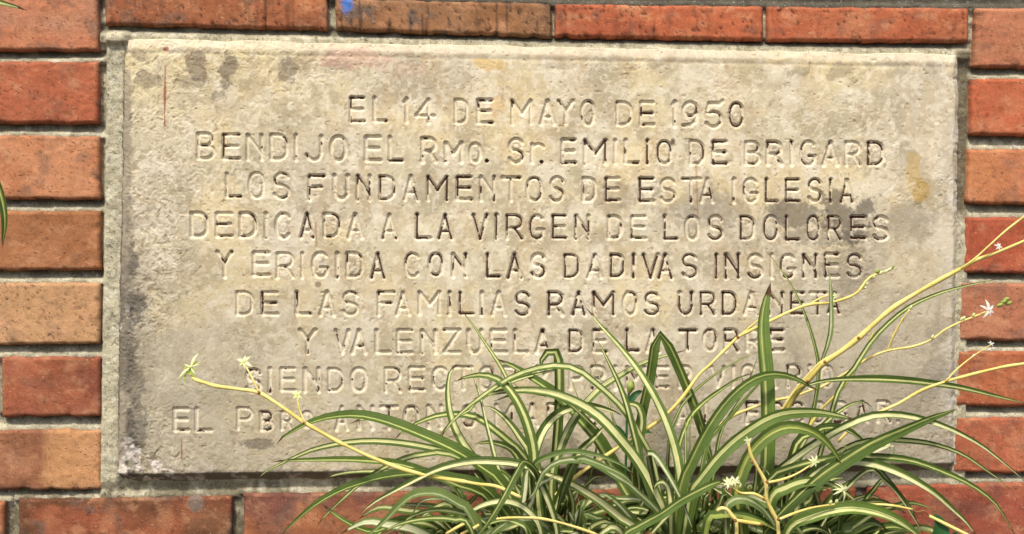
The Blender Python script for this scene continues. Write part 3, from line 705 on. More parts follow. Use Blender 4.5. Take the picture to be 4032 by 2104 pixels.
# ================================================================== PLANTS
def TT(tile, pts):
    """positions read off enlarged views of the photograph -> 2576-wide coordinates"""
    if tile == 'D': return [(x, y) for x, y in pts]
    if tile == 'T4': return [(x / 2, 672 + y / 2) for x, y in pts]
    if tile == 'T5': return [(858.7 + x / 2, 672 + y / 2) for x, y in pts]
    if tile == 'T6': return [(1717.3 + x / 2, 672 + y / 2) for x, y in pts]
    if tile == 'T3': return [(1717.3 + x / 2, y / 2) for x, y in pts]
    o = {'F5': (2300, 1614), 'F6': (1500, 1614), 'F7': (900, 1614), 'B3': (1620, 1260), 'C3': (2560, 1260)}[tile]
    return [((o[0] + x / 2.7404) / K, (o[1] + y / 2.7404) / K) for x, y in pts]
def catmull(P, n):
    P = np.asarray(P, float); m = len(P)
    if m == 2: P = np.stack([P[0], (P[0] + P[1]) / 2, P[1]]); m = 3
    seg = np.linalg.norm(np.diff(P[:, :3], axis=0), axis=1); s = np.concatenate([[0], np.cumsum(seg)]); s /= s[-1]
    Q = np.concatenate([[2 * P[0] - P[1]], P, [2 * P[-1] - P[-2]]])
    out = []
    for t in np.linspace(0, 1, n):
        k = min(max(np.searchsorted(s, t, 'right') - 1, 0), m - 2)
        f = (t - s[k]) / max(s[k + 1] - s[k], 1e-9)
        a, b, c, d = Q[k], Q[k + 1], Q[k + 2], Q[k + 3]
        out.append(.5 * ((2 * b) + (c - a) * f + (2 * a - 5 * b + 4 * c - d) * f * f + (3 * b - a - 3 * c + d) * f ** 3))
    return np.array(out)
def nrm(v): return v / (np.linalg.norm(v, axis=-1, keepdims=True) + 1e-12)
def wprof(v, base=.55, kp=.45):
    a = base + (1 - base) * ss(0, .35, v); b = np.clip((1 - v) / kp, 0, 1)
    return a * (1 - (1 - b) ** 2.0) ** .75
_lr = random.Random(5)
def ribbon_mesh(name, P, width, tilt=35, tilt2=None, fold=.5, n=26, base=.55, kp=.45, thick=.0005, roll=0.0, raw=False):
    """P: world points base->tip (m); width: metres at the widest. A channelled blade with upper and lower skins."""
    C = catmull(P, n); v = np.linspace(0, 1, n)
    T = nrm(np.gradient(C, axis=0))
    if tilt2 is None: tilt2 = tilt
    ta = np.radians(tilt + (tilt2 - tilt) * v)
    N = np.stack([np.full(n, math.sin(roll)) , -np.cos(ta), np.sin(ta)], 1)
    W = nrm(np.cross(T, N))
    for k in range(1, n):
        if np.dot(W[k], W[k - 1]) < 0: W[k] = -W[k]
    # keep the blade as broad as it looks: undo the foreshortening of the width, within reason
    perp = W - (W @ FWD)[:, None] * FWD
    fs = np.clip(np.linalg.norm(perp, axis=1), .55, 1)
    NN = nrm(np.cross(W, T))
    s = np.sign(-(NN @ FWD)); s[s == 0] = 1; NN = NN * s[:, None]
    if np.mean(s) < 0: W = -W
    hw = width / 2 * wprof(v, base, kp) / fs
    us = np.array([-1, -.62, -.25, 0, .25, .62, 1.0]); nu = len(us)
    top = C[:, None] + W[:, None] * (us[None, :, None] * hw[:, None, None]) + NN[:, None] * ((np.abs(us) ** 1.2)[None, :, None] * (hw * fold)[:, None, None])
    bot = top - NN[:, None] * (thick * (1 - np.abs(us) ** 4))[None, :, None]
    V = np.concatenate([top.reshape(-1, 3), bot.reshape(-1, 3)])
    UV = np.stack([np.broadcast_to((us + 1) / 2, (n, nu)).ravel(), np.repeat(v, nu)], 1); UV = np.concatenate([UV, UV])
    i, j = np.meshgrid(np.arange(nu - 1), np.arange(n - 1)); a = (j * nu + i).ravel()
    F1 = np.stack([a, a + 1, a + nu + 1, a + nu], 1)
    # orient the upper skin towards NN
    c0 = np.cross(V[F1[len(F1)//2, 1]] - V[F1[len(F1)//2, 0]], V[F1[len(F1)//2, 3]] - V[F1[len(F1)//2, 0]])
    if np.dot(c0, NN[n // 2]) < 0: F1 = F1[:, ::-1]
    F2 = F1[:, ::-1] + n * nu
    mi = np.concatenate([np.zeros(len(F1)), np.ones(len(F2))])
    q = _lr.random()
    if raw: return V, np.concatenate([F1, F2]), UV, mi, np.full(len(V), q)
    return mesh_np(name, V, np.concatenate([F1, F2]), True, None, UV, mi, q)
def tube_mesh(name, paths):
    """paths: list of (world points, radii at those points)"""
    Vs, Fs, off = [], [], 0
    for P, R in paths:
        n = max(6, len(P) * 4); Q = catmull(np.concatenate([np.asarray(P), np.asarray(R)[:, None]], 1), n)
        C, r = Q[:, :3], np.abs(Q[:, 3]); T = nrm(np.gradient(C, axis=0))
        A = nrm(np.cross(T, np.array([0.02, 1, 0.03]))); B = np.cross(T, A); m = 8
        an = np.arange(m) / m * 2 * math.pi
        V = C[:, None] + (A[:, None] * np.cos(an)[None, :, None] + B[:, None] * np.sin(an)[None, :, None]) * r[:, None, None]
        i, j = np.meshgrid(np.arange(m), np.arange(n - 1))
        a = (j * m + i).ravel(); b = (j * m + (i + 1) % m).ravel()
        Fs.append(np.stack([a, b, b + m, a + m], 1) + off)
        V = V.reshape(-1, 3)
        caps = np.array([[k, k + 1, m - 2 - k, m - 1 - k] for k in range(m // 2 - 1)])
        Fs.append(caps[:, ::-1] + off); Fs.append(caps + off + (n - 1) * m)
        Vs.append(V); off += len(V)
    return mesh_np(name, np.concatenate(Vs), np.concatenate(Fs), True)
def dist_mpd(dep):                              # metres per 2576-wide pixel at a depth in front of the wall
    return MPD * (DIST - dep) / DIST

plant = empty('spider_plant', rayD(1690, 1530, .10)[0].tolist(), 'large striped green and cream spider plant spilling over the lower right of the plaque', 'plant')
LEAVES = []
def lf(tile, pts, w, d0, d1, base=None, tilt=30, fold=.45, mat=0, kp=.45, bw=.6, dm=None, tilt2=None):
    """pts tip -> base unless rev; d0 depth at the base, d1 at the tip"""
    LEAVES.append(dict(t=tile, p=pts, w=w, d0=d0, d1=d1, b=base, tilt=tilt, fold=fold, mat=mat, kp=kp, bw=bw, dm=dm, tilt2=tilt2))
def place_leaf(L):
    pts = TT(L['t'], L['p'])
    if L['b']: pts = pts + TT('D', L['b'])
    pts = pts[::-1]; n = len(pts)
    seg = np.array([0] + [math.dist(pts[k], pts[k + 1]) for k in range(n - 1)]); s = np.cumsum(seg); s = s / s[-1]
    dm = L['dm'] if L['dm'] is not None else max(L['d0'], L['d1']) + .015
    a, b, c = L['d0'], dm, L['d1']
    dep = [(1 - t) ** 2 * a + 2 * t * (1 - t) * b + t * t * c for t in s]
    P = np.array([rayD(x, y, d)[0] for (x, y), d in zip(pts, dep)])
    w = L['w'] * 1.0 * dist_mpd(np.mean(dep))
    m = ribbon_mesh('leaf', P, w, L['tilt'], L['tilt2'], L['fold'], 30, L['bw'], L['kp'])
    mats = {0: [M_LEAF, M_UNDER], 1: [M_UNDER, M_LEAF], 2: [M_OLIVE, M_UNDER]}[L['mat']]
    return obj('leaf', m, mats, plant)
B1, B2, B3, B4 = (1400, 1490), (1690, 1500), (1960, 1490), (1230, 1480)
lf('T5', [(600,205),(610,225),(660,290),(735,400),(800,500),(850,600),(900,700),(940,820)], 15, .10, .015, [(1370,1250), B1], kp=.7)
lf('T5', [(575,578),(600,562),(650,550),(720,545),(800,575),(860,640),(910,730),(945,830),(965,930),(970,1040)], 27, .15, .10, [(1360,1330), B1], 22, .35)
lf('T5', [(598,490),(570,500),(548,525),(535,600),(540,700),(562,790),(605,880)], 21, .11, .07, [(1240,1250), B4], 20, .6)
lf('T5', [(648,495),(670,570),(700,660),(725,770),(752,880),(780,990),(812,1100)], 16, .15, .09, [(1300,1330), B1], 15, .4, kp=.95)
lf('T5', [(265,868),(290,845),(330,815),(410,775),(500,748),(600,745),(680,760),(760,815),(850,890),(920,960)], 18, .07, .03, [(1390,1270), B1], 40)
lf('T5', [(470,905),(540,800),(640,705),(800,590),(900,540),(1000,510),(1100,500),(1190,522),(1280,590),(1370,670),(1430,740),(1500,850)], 16, .12, .10, [(1650,1200), B2], 40, dm=.16)
lf('T5', [(768,458),(810,475),(870,500),(960,555),(1060,620),(1140,690),(1220,780),(1290,860),(1350,960),(1420,1090)], 35, .09, .04, [(1640,1340), B2], 10, .3, kp=.6)
lf('T5', [(1000,515),(1003,480),(1020,445),(1045,425),(1070,425),(1088,450),(1096,560),(1092,750),(1078,950),(1062,1150)], 25, .05, .06, [B1], 12, .5, kp=.15, bw=.8)
lf('T5', [(1412,745),(1350,722),(1270,702),(1190,702),(1110,728),(1050,775),(1005,840),(975,930),(955,1030),(945,1150)], 24, .14, .08, [B1], 30, .5)
lf('T5', [(660,665),(760,637),(880,622),(1000,628),(1100,652),(1200,695),(1300,762),(1400,870),(1500,1000),(1575,1140),(1640,1300)], 28, .17, .10, [B2], 30, .5, kp=.55)
lf('T5', [(765,678),(840,648),(900,628),(1000,640)], 9, .12, .11, [(1420,1010),(1500,1080)], 30)
lf('T5', [(1737,418),(1660,440),(1590,460),(1500,492),(1400,550),(1300,615),(1200,725),(1130,840),(1090,960),(1060,1100)], 19, .12, .03, [B1], 35, .4, kp=.6)
lf('T5', [(1288,365),(1310,410),(1345,480),(1390,575),(1430,680),(1462,800),(1490,910),(1515,1050)], 21, .16, .10, [(1660,1330), B2], 12, .7, kp=.6)
lf('T5', [(1225,198),(1260,240),(1300,290),(1400,400),(1480,500),(1540,590),(1600,700),(1650,820),(1688,950),(1710,1100),(1725,1250)], 25, .15, .04, [B2], 14, .4, kp=.75)
lf('T5', [(1265,435),(1285,510),(1315,600),(1345,690),(1380,800)], 9, .07, .03, [(1590,1150), B2], 15, kp=.8)
lf('T5', [(1150,545),(1170,600),(1195,670),(1230,760)], 8, .06, .03, [(1500,1130), B1], 15, kp=.9)
lf('T5', [(1870,1010),(1830,880),(1790,750),(1740,620),(1690,500),(1648,410),(1622,362),(1606,346),(1590,352),(1578,385),(1568,450),(1550,570),(1520,700),(1495,830),(1480,960)], 25, .05, .06, [(1600,1250), B2], 14, .5, kp=.12, bw=.9)
lf('T5', [(718,698),(750,708),(795,735),(850,790),(900,860),(945,930),(975,1050)], 22, .08, .03, [B1], 25)
lf('T5', [(-330,897),(-318,875),(-300,860),(-200,802),(-100,764),(0,747),(100,747),(200,768),(300,802),(400,842),(500,885),(600,935),(700,1000),(800,1080)], 27, .16, .10, [(1330,1330), B1], 38, .5, kp=.6)
lf('F7', [(1308,152),(1370,125),(1450,104),(1540,102),(1700,145),(1900,205),(2200,310),(2500,450),(2800,600)], 15, .12, .08, [(1310,1270), B4], 30, kp=.3)
lf('F7', [(310,745),(350,710),(460,635),(700,525),(900,440),(1200,372),(1500,345),(1800,360),(2100,405),(2400,480),(2700,580),(3000,720)], 17, .12, .05, [(1350,1330), B1], 35, kp=.5)
lf('F7', [(458,566),(600,550),(900,540),(1200,535),(1500,545),(1800,575),(2000,625),(2200,700),(2500,820),(2800,960)], 18, .15, .08, [(1330,1400), B1], 25, .5, kp=.5)
lf('F7', [(990,762),(1100,720),(1250,685),(1450,668),(1700,672),(2000,690),(2400,790)], 12, .10, .06, [(1260,1290), B4], 35)
lf('F7', [(560,1360),(700,1220),(850,1090),(1000,980),(1200,870),(1400,795),(1650,725),(1900,690),(2150,690),(2450,740),(2800,860)], 18, .16, .13, [(1330,1370), B1], 42, .5, kp=.4)
lf('F7', [(948,1275),(1000,1190),(1120,1070),(1250,950),(1400,820),(1600,680),(1800,570),(2000,505),(2200,478),(2400,490)], 14, .12, .10, [(1290,1230), B4], 40, .5)
lf('F7', [(1418,1135),(1480,1070),(1600,980),(1800,870),(2000,765),(2200,665),(2400,600),(2650,560),(2900,565),(3120,590),(3300,680)], 19, .19, .17, [(1400,1330), B1], 40, .5, kp=.5)
lf('F6', [(-180,1380),(-60,1290),(80,1150),(200,1020),(330,920),(450,888),(580,885),(700,920),(830,1000),(950,1090)], 21, .20, .19, [(1230,1400), B4], 30, .3, mat=1, kp=.5)
lf('F6', [(20,1325),(100,1280),(250,1225),(420,1190),(620,1175),(800,1195),(950,1260)], 13, .21, .20, [B4], 38, kp=.5)
lf('F6', [(210,1235),(300,1170),(420,1115),(560,1085),(720,1085),(900,1125),(1050,1190)], 13, .20, .18, [B4], 38, kp=.5)
lf('F6', [(560,1343),(650,1300),(300,1230),(420,1000),(620,960),(780,1010)][2:], 9, .17, .15, [(1240,1340), B4], 30, mat=1)
lf('F6', [(1040,1420),(1060,1343),(1130,1260),(1220,1130),(1330,950),(1430,760),(1500,640),(1545,575)], 17, .19, .23, [(1345,1185),(1362,1230)], 25, .4, kp=.5, bw=.8)
lf('F6', [(1505,1042),(1560,995),(1640,920),(1690,840),(1715,750),(1780,650),(1880,580),(2000,548),(2150,545),(2300,585),(2450,670),(2576,750),(2720,850)], 17, .15, .20, [(1680,1330), B2], 30, .3, mat=1, kp=.35)
lf('F5', [(578,848),(520,800),(440,725),(330,665),(200,610),(80,565),(-60,540)], 24, .16, .21, [(1430,1200),(1400,1290)], 22, .3, mat=1, kp=.8, bw=.3)
lf('F5', [(540,745),(510,680),(430,610),(320,555),(180,500),(40,470),(-90,450),(-250,460),(-400,510),(-520,570)], 13, .14, .19, [(1340,1200),(1350,1330)], 30, mat=1, kp=.5)
lf('F6', [(1560,600),(1700,665),(1900,735),(2100,830),(2300,950),(2450,1060),(2600,1180),(2750,1290)], 24, .17, .18, [(1640,1430), B2], 20, .4, kp=.5, bw=.8)
lf('F6', [(815,1235),(880,1170),(980,1095),(1120,1030),(1260,1000),(1400,1005),(1540,1065),(1640,1160),(1710,1290)], 17, .20, .19, [(1370,1420)], 38, kp=.5)
lf('F6', [(1050,1335),(1120,1260),(1220,1210),(1340,1190),(1480,1225),(1580,1330)], 12, .22, .20, [(1330,1450)], 38)
# upright inner blades of the left rosette
lf('F6', [(1590,560),(1560,700),(1545,850),(1520,1050),(1500,1343)], 18, .15, .13, [B1], 15, .5, mat=1, kp=.2, bw=.9)
lf('F6', [(1640,420),(1650,600),(1680,800),(1720,1020),(1750,1240)], 25, .14, .13, [B1], 15, .4, kp=.2, bw=.9)
lf('F6', [(2190,10),(2060,200),(1960,400),(1890,620),(1850,900),(1810,1200)], 15, .11, .09, [B1], 20, .4, kp=.3)
lf('F6', [(2440,150),(2300,300),(2150,440),(2050,600),(1980,800),(1900,1000),(1860,1200)], 20, .13, .11, [B1], 20, .5, kp=.3)
lf('F6', [(1000,370),(1150,350),(1280,370),(1400,420),(1480,520),(1520,640)], 24, .08, .07, [(1330,1280), B1], 30, .3, kp=.5)
lf('F6', [(560,400),(640,280),(740,160),(850,60),(960,0)], 10, .05, .06, [(1200,1010),(1290,960),(1400,930)], 30)
# ------------- right part
lf('T6', [(443,75),(436,100),(430,130),(412,200),(402,300),(408,420),(420,560),(424,700),(424,860),(420,1000),(408,1120)], 38, .16, .12, [B3], 6, .45, kp=.28, bw=.85)
lf('T6', [(683,621),(650,608),(590,575),(530,552),(455,545),(380,562),(300,612),(220,692),(150,790),(92,890),(44,990),(0,1090)], 28, .18, .15, [(1700,1330), B2], 28, .45, kp=.45)
lf('T6', [(870,770),(800,755),(700,738),(600,735),(510,745),(425,775),(335,830),(255,890),(175,970),(105,1060),(50,1140)], 31, .20, .17, [(1720,1360), B2], 25, .45, kp=.4)
lf('T6', [(798,992),(770,945),(735,900),(680,850),(605,818),(520,812),(445,842),(375,900),(325,970),(292,1050),(272,1130)], 33, .21, .21, [(1870,1360),(1880,1480)], 30, .55, mat=2, kp=.4)
lf('T6', [(1730,688),(1650,668),(1550,645),(1400,610),(1250,588),(1100,572),(950,565),(800,567),(700,577),(640,592)], 20, .17, .06, [], 35, .4, kp=.7, bw=.4, dm=.10)
lf('T6', [(1385,713),(1330,735),(1250,765),(1100,832),(950,902),(820,982),(700,1062),(600,1150),(500,1245)], 33, .22, .13, [(1930,1340)], 35, .5, kp=.85)
lf('T6', [(1725,1080),(1620,992),(1500,900),(1350,820),(1200,768),(1080,747),(950,752),(820,802),(680,882),(560,965),(450,1065)], 19, .16, .14, [(1920,1280), B3], 38, .5, kp=.6)
lf('T6', [(1642,1116),(1600,1075),(1520,1020),(1400,942),(1250,892),(1100,875),(1000,872),(880,890),(760,950),(640,1040)], 15, .15, .12, [(1980,1280), B3], 38, kp=.5)
lf('T6', [(1680,1360),(1620,1260),(1560,1180),(1450,1100),(1300,1030),(1150,978),(1000,962),(850,962),(700,975),(560,1010),(450,1060)], 19, .18, .17, [(1900,1290), B3], 38, .5, kp=.5)
lf('T6', [(1480,1360),(1430,1290),(1350,1215),(1250,1130),(1100,1045),(950,992),(820,982),(700,1010)], 22, .19, .19, [(2010,1240),(1990,1380)], 38, .5, kp=.5)
lf('T6', [(1592,60),(1450,90),(1300,130),(1150,195),(1050,270),(960,362),(900,450),(850,530)], 14, .12, .04, [(2110,980),(2060,1150), B3], 30, kp=.6)
lf('T6', [(415,-86),(450,-45),(490,10),(540,80),(590,180),(630,280),(660,380),(680,470),(682,560),(665,680),(640,800)], 13, .10, .03, [(2010,1150), B3], 15, kp=.8)
lf('T6', [(733,20),(742,80),(745,150),(745,300),(728,390),(700,470)], 14, .09, .05, [(2064,925)], 12, kp=.8, mat=1, bw=.5)
lf('T6', [(352,534),(280,560),(200,612),(130,662),(80,705),(20,790)], 13, .10, .06, [(1700,1180), B2], 35)
lf('T6', [(388,424),(280,470),(180,530),(100,590),(50,635),(-20,730)], 9, .09, .03, [(1680,1150), B2], 35, kp=.7)
lf('C3', [(1172,372),(1130,480),(1080,620),(980,830),(860,1030),(745,1260)], 11, .10, .04, [(1780,1250), B2], 20, kp=.8)
lf('C3', [(1318,470),(1260,560),(1170,690),(1050,825),(900,1005),(720,1200),(600,1400)], 13, .16, .07, [(1740,1330), B2], 25, kp=.8)
lf('C3', [(2395,942),(2340,900),(2260,884),(2150,920),(2020,1000),(1900,1100),(1800,1210)], 15, .13, .11, [(2010,1140), B3], 30, kp=.5)
lf('C3', [(2420,1450),(2330,1350),(2200,1230),(2060,1165),(1900,1160),(1780,1210)], 20, .14, .14, [(1990,1150), B3], 35, kp=.4)
lf('F5', [(1510,772),(1400,805),(1250,882),(1050,992),(850,1130),(700,1212),(560,1290),(440,1380)], 21, .23, .23, [(1530,1460)], 35, .5, kp=.25)
lf('F5', [(1185,1330),(1165,1275),(1110,1120),(1035,940),(955,785),(870,640),(800,535),(760,490)], 17, .16, .23, [(1630,1140),(1650,1250)], 18, .5, kp=.8, mat=1)
lf('F5', [(1098,60),(1095,200),(1095,400),(1095,560),(1088,720)], 11, .12, .10, [(1720,1270), B2], 12, kp=.6)
lf('F5', [(1165,20),(1140,200),(1140,400),(1130,600),(1110,800)], 9, .12, .10, [(1730,1290), B2], 12, kp=.6)
lf('F5', [(1190,-60),(1240,120),(1280,270),(1320,460),(1360,640)], 14, .08, .07, [(1790,1300), B2], 12, kp=.5)
lf('F5', [(2120,1343),(2060,1260),(1980,1150),(1880,1050),(1760,985),(1650,975),(1580,1010),(1540,1100)], 20, .22, .22, [(1830,1400)], 40, .3, mat=1, kp=.5)
lf('F5', [(2400,1400),(2300,1280),(2180,1160),(2060,1060),(1900,985),(1760,965)], 26, .20, .21, [(1850,1320),(1880,1440)], 38, .3, mat=1, kp=.5)
lf('F5', [(2160,1350),(2060,1280),(1900,1200),(1720,1150),(1560,1130),(1430,1140),(1330,1190)], 20, .22, .22, [(1760,1420)], 42, kp=.4, mat=2)
lf('T6', [(885,1190),(820,1140),(760,1105),(690,1085),(600,1088),(520,1120),(450,1170)], 26, .21, .21, [(1920,1380)], 38, .4, kp=.7)
lf('T6', [(1230,1390),(1120,1302),(1000,1244),(860,1216),(740,1230),(640,1260),(540,1310)], 30, .23, .23, [(1960,1400)], 40, .5, kp=.5)
lf('T6', [(1190,1320),(1150,1220),(1070,1115),(1000,1035),(930,970),(850,935)], 11, .15, .13, [(2080,1200),(2020,1350)], 30)
lf('T6', [(1210,1343),(1150,1240),(1080,1140),(1010,1070),(940,1020)], 12, .17, .15, [(2120,1240),(2030,1380)], 30)
lf('T6', [(620,860),(640,900),(590,960),(520,1020),(450,1100)][1:], 16, .13, .12, [(1900,1330)], 25)
lf('T5', [(1410,690),(1450,688),(1490,700),(1512,760),(1505,840),(1490,950)], 22, .10, .11, [(1610,1250)], 25, kp=.3)
lf('F5', [(740,860),(790,795),(850,780),(900,830),(920,930),(930,1100)], 22, .20, .21, [(1690,1400)], 30, kp=.5)
lf('T6', [(-20,1185),(30,1160),(110,1115),(180,1085),(250,1100)][::-1], 18, .22, .21, [(1640,1340)], 38, kp=.4)
for L in LEAVES: place_leaf(L)
n_traced = len(LEAVES)
# the many further blades that fill the heart of the clump and spill below the picture
rl = random.Random(23)
def filler(bx, by, ang, length, w, dep, reach, sag, mat, raw=False):
    n = 7; pts = []
    for k in range(n):
        s = k / (n - 1)
        x = bx + math.sin(ang) * length * (s + .15 * s * s)
        y = by - math.cos(ang) * length * s * (1 - .25 * s) + sag * length * s ** 2.6 * (abs(math.sin(ang)) + .25)
        d = dep + reach * math.sin(s * 2.2)
        pts.append(rayD(x, y, min(max(d, .018), .30))[0])
    P = np.array(pts)
    kink = rl.random() < .18
    if kink:
        k0 = rl.randint(3, 5); P[k0:, 2] -= (P[k0:, 2] - P[k0 - 1, 2]) * rl.uniform(.8, 1.7)
    P[1:-1] += np.array([[rl.uniform(-.003, .003), 0, rl.uniform(-.003, .003)] for _ in range(len(P) - 2)])
    a = (('leaf', P, w * dist_mpd(dep), rl.uniform(10, 55), rl.uniform(10, 65), rl.uniform(.3, .7), 20, .6, rl.uniform(.4, .8)), dict(roll=rl.uniform(-.6, .6), raw=raw))
    m = ribbon_mesh(*a[0], **a[1])
    if raw: return m
    obj('leaf', m, {0: [M_LEAF, M_UNDER], 1: [M_UNDER, M_LEAF], 2: [M_OLIVE, M_UNDER]}[mat], plant)
for (bx, n, lo, hi, L0, L1) in [(1220, 26, -1.25, .4, 300, 470), (1400, 36, -.7, .7, 220, 430), (1550, 34, -.6, .6, 180, 380), (1700, 38, -.6, .6, 220, 440), (1850, 34, -.6, .7, 200, 420), (1990, 34, -.4, 1.15, 240, 470)]:
    for k in range(n):
        ang = rl.uniform(lo, hi)
        length = rl.uniform(L0, L1) * (1.0 - .12 * abs(math.cos(ang)))
        by = rl.uniform(1390, 1470)
        mat = 1 if rl.random() < .30 else (2 if rl.random() < .2 else 0)
        filler(bx + rl.uniform(-70, 70), by, ang, length, rl.uniform(13, 25), rl.uniform(.035, .15), rl.uniform(.0, .07), rl.uniform(.2, .8), mat)

for k in range(7):                               # withered blades caught in the clump
    m = filler(rl.uniform(1250, 2050), rl.uniform(1400, 1470), rl.uniform(-1.0, 1.0), rl.uniform(170, 300), rl.uniform(9, 14), rl.uniform(.10, .2), rl.uniform(0, .06), rl.uniform(.5, 1.0), 0, True)
    o = obj('leaf', mesh_np('leaf', m[0], m[1], True, None, m[2], m[3] * 0, m[4]), M_DRY, plant); o['label'] = 'withered brown leaf'
# the smallest and most hidden blades of the clump, past the number that are parts of their own
acc = []; off = 0
for k in range(620):
    bx = rl.choice([1180, 1260, 1380, 1450, 1560, 1660, 1760, 1860, 1960, 2040]) + rl.uniform(-50, 50)
    q = filler(bx, rl.uniform(1380, 1490), rl.uniform(-1.1, 1.1) + (bx - 1620) / 1400, rl.uniform(140, 400), rl.uniform(8, 17), rl.uniform(.03, .15), rl.uniform(0, .05), rl.uniform(.2, .9), 0, True)
    if k % 4 == 1:
        q = filler(rl.uniform(1850, 2130), rl.uniform(1400, 1480), rl.uniform(-.3, 1.25), rl.uniform(200, 440), rl.uniform(12, 20), rl.uniform(.04, .14), rl.uniform(0, .05), rl.uniform(.3, .8), 0, True)
    if k % 4 == 0:
        q = filler(rl.uniform(1340, 1930), rl.uniform(1370, 1450), rl.uniform(-.55, .55), rl.uniform(150, 300), rl.uniform(14, 22), rl.uniform(.03, .10), rl.uniform(0, .04), rl.uniform(.1, .5), 0, True)
    acc.append((q[0], q[1] + off, q[2], q[3], q[4])); off += len(q[0])
mi = np.concatenate([a[3] for a in acc])
m = mesh_np('undergrowth_leaf', np.concatenate([a[0] for a in acc]), np.concatenate([a[1] for a in acc]), True, None, np.concatenate([a[2] for a in acc]), mi, np.concatenate([a[4] for a in acc]))
o = obj('undergrowth_leaf', m, [M_LEAF, M_UNDER], plant); o['kind'] = 'stuff'

# ------------------------------------------------------------------ flower stalks
rs = random.Random(9)
def stalk(paths, mat=None, label=None):
    out = []
    for tile, pts, w0, w1, d0, d1 in paths:
        q = TT(tile, pts); n = len(q)
        P = []; R = []
        for k, (x, y) in enumerate(q):
            s = k / (n - 1); d = d0 + (d1 - d0) * s
            P.append(rayD(x, y, d)[0]); R.append((w0 + (w1 - w0) * s) / 2 * .88 * dist_mpd(d))
        out.append((P, R))
    # nodes where the bracts sit, and slightly kinked lengths between them
    out2 = []
    for P, Rr in out:
        Q = []; S = []
        for k in range(len(P) - 1):
            a, b = np.array(P[k]), np.array(P[k + 1]); L = np.linalg.norm(b - a)
            Q.append(a); S.append(Rr[k] * (1.0 + (.28 if k % 2 else 0)))
            if L > .03:
                Q.append(a + (b - a) * .12); S.append(Rr[k] * .92)
                Q.append((a + b) / 2 + np.array([rs.uniform(-1, 1), 0, rs.uniform(-1, 1)]) * L * .012); S.append((Rr[k] + Rr[k + 1]) / 2 * rs.uniform(.86, 1.0))
        Q.append(np.array(P[-1])); S.append(Rr[-1]); out2.append((Q, S))
    o = obj('flower_stalk', tube_mesh('flower_stalk', out2), mat or M_STALK, plant)
    return o
def star(parent, tile, xy, dep, size, mat, name='flower', npet=6, seed=0, up=(0, -1, .3), pw=.30, droop=.2, spread=(.75, 1.1)):
    """a small flower or a leafy tuft: petals as curved blades round a centre"""
    r = random.Random(seed + int(xy[0] * 7)); c = rayD(*TT(tile, [xy])[0], dep)[0]
    s = size * .85 * dist_mpd(dep); n = nrm(np.array(up, float)); a = nrm(np.cross(n, [.3, .1, 1])); b = np.cross(n, a)
    Vs, Fs, off = [], [], 0
    for k in range(npet):
        an = 2 * math.pi * k / npet + r.uniform(-.25, .25); L = s * r.uniform(*spread)
        dirv = a * math.cos(an) + b * math.sin(an); side = np.cross(n, dirv)
        m = 6
        for j in range(m):
            t = j / (m - 1); cpt = c + dirv * L * t + n * L * (.35 * t - (.35 + droop) * t * t)
            hw = L * pw * math.sin(math.pi * min(.98, .12 + t * .88)) * .6
            Vs += [cpt - side * hw + n * hw * .4, cpt - n * hw * .15, cpt + side * hw + n * hw * .4]
        for j in range(m - 1):
            q = off + j * 3
            Fs += [(q, q + 1, q + 4, q + 3), (q + 1, q + 2, q + 5, q + 4)]
        off += m * 3
    # little round heart
    for k in range(6):
        an = 2 * math.pi * k / 6; Vs.append(c + (a * math.cos(an) + b * math.sin(an)) * s * .13)
        Vs.append(c + (a * math.cos(an) + b * math.sin(an)) * s * .10 + n * s * .15)
    for k in range(6):
        q = off + 2 * k; q2 = off + 2 * ((k + 1) % 6); Fs.append((q, q2, q2 + 1, q + 1))
    Fs.append((off + 1, off + 3, off + 5, off + 7)); Fs.append((off + 1, off + 7, off + 9, off + 11))
    m = mesh_np(name, np.array(Vs), np.array(Fs), True)
    o = bpy.data.objects.new(name, m); m.materials.append(mat)
    pl = Vector(plant.location); po = Vector(parent.location) + pl
    m.transform(Matrix.Translation(-Vector(c.tolist()))); o.location = Vector(c.tolist()) - po
    link(o, parent); return o
def bud(parent, tile, xy, dep, size, mat, dirv=(0.2, -.3, 1), name='flower_bud'):
    c = rayD(*TT(tile, [xy])[0], dep)[0]; d = nrm(np.array(dirv, float)); s = size * dist_mpd(dep)
    P = [c + d * s * t for t in (0, .3, .7, 1.0)]; R = [s * .16, s * .3, s * .26, s * .05]
    m = tube_mesh(name, [(P, R)]); m.materials.append(mat)
    o = bpy.data.objects.new(name, m); po = Vector(parent.location) + Vector(plant.location)
    m.transform(Matrix.Translation(-Vector(c.tolist()))); o.location = Vector(c.tolist()) - po
    link(o, parent); return o
s1 = stalk([('T4', [(965,548),(985,568),(1040,585),(1090,600),(1200,615),(1300,632),(1400,692),(1530,782),(1640,845),(1717,888),(1870,958),(2010,1012),(2160,1052),(2320,1078),(2500,1105),(2620,1160)], 9, 11, .12, .20),
            ('T4', [(1303,630),(1275,570),(1248,520),(1228,485)], 5, 4, .15, .14), ('T4', [(1535,785),(1508,720),(1496,665)], 6, 4, .165, .16)])
star(s1, 'T4', (948,525), .115, 42, M_BUDG, 'plantlet', 9, 3, (-.5, -.5, .6), .2, .1, (.5, 1.1))
star(s1, 'T4', (960,505), .118, 44, M_PETAL, 'plantlet', 5, 8, (-.2, -.7, .5), .14, .15, (.6, 1.2))
star(s1, 'T4', (1230,478), .14, 26, M_PETAL, 'flower', 6, 2, (-.2, -.8, .5), .3)
star(s1, 'T4', (1495,645), .16, 22, M_PETAL, 'flower', 6, 1, (0, -.8, .6), .34)
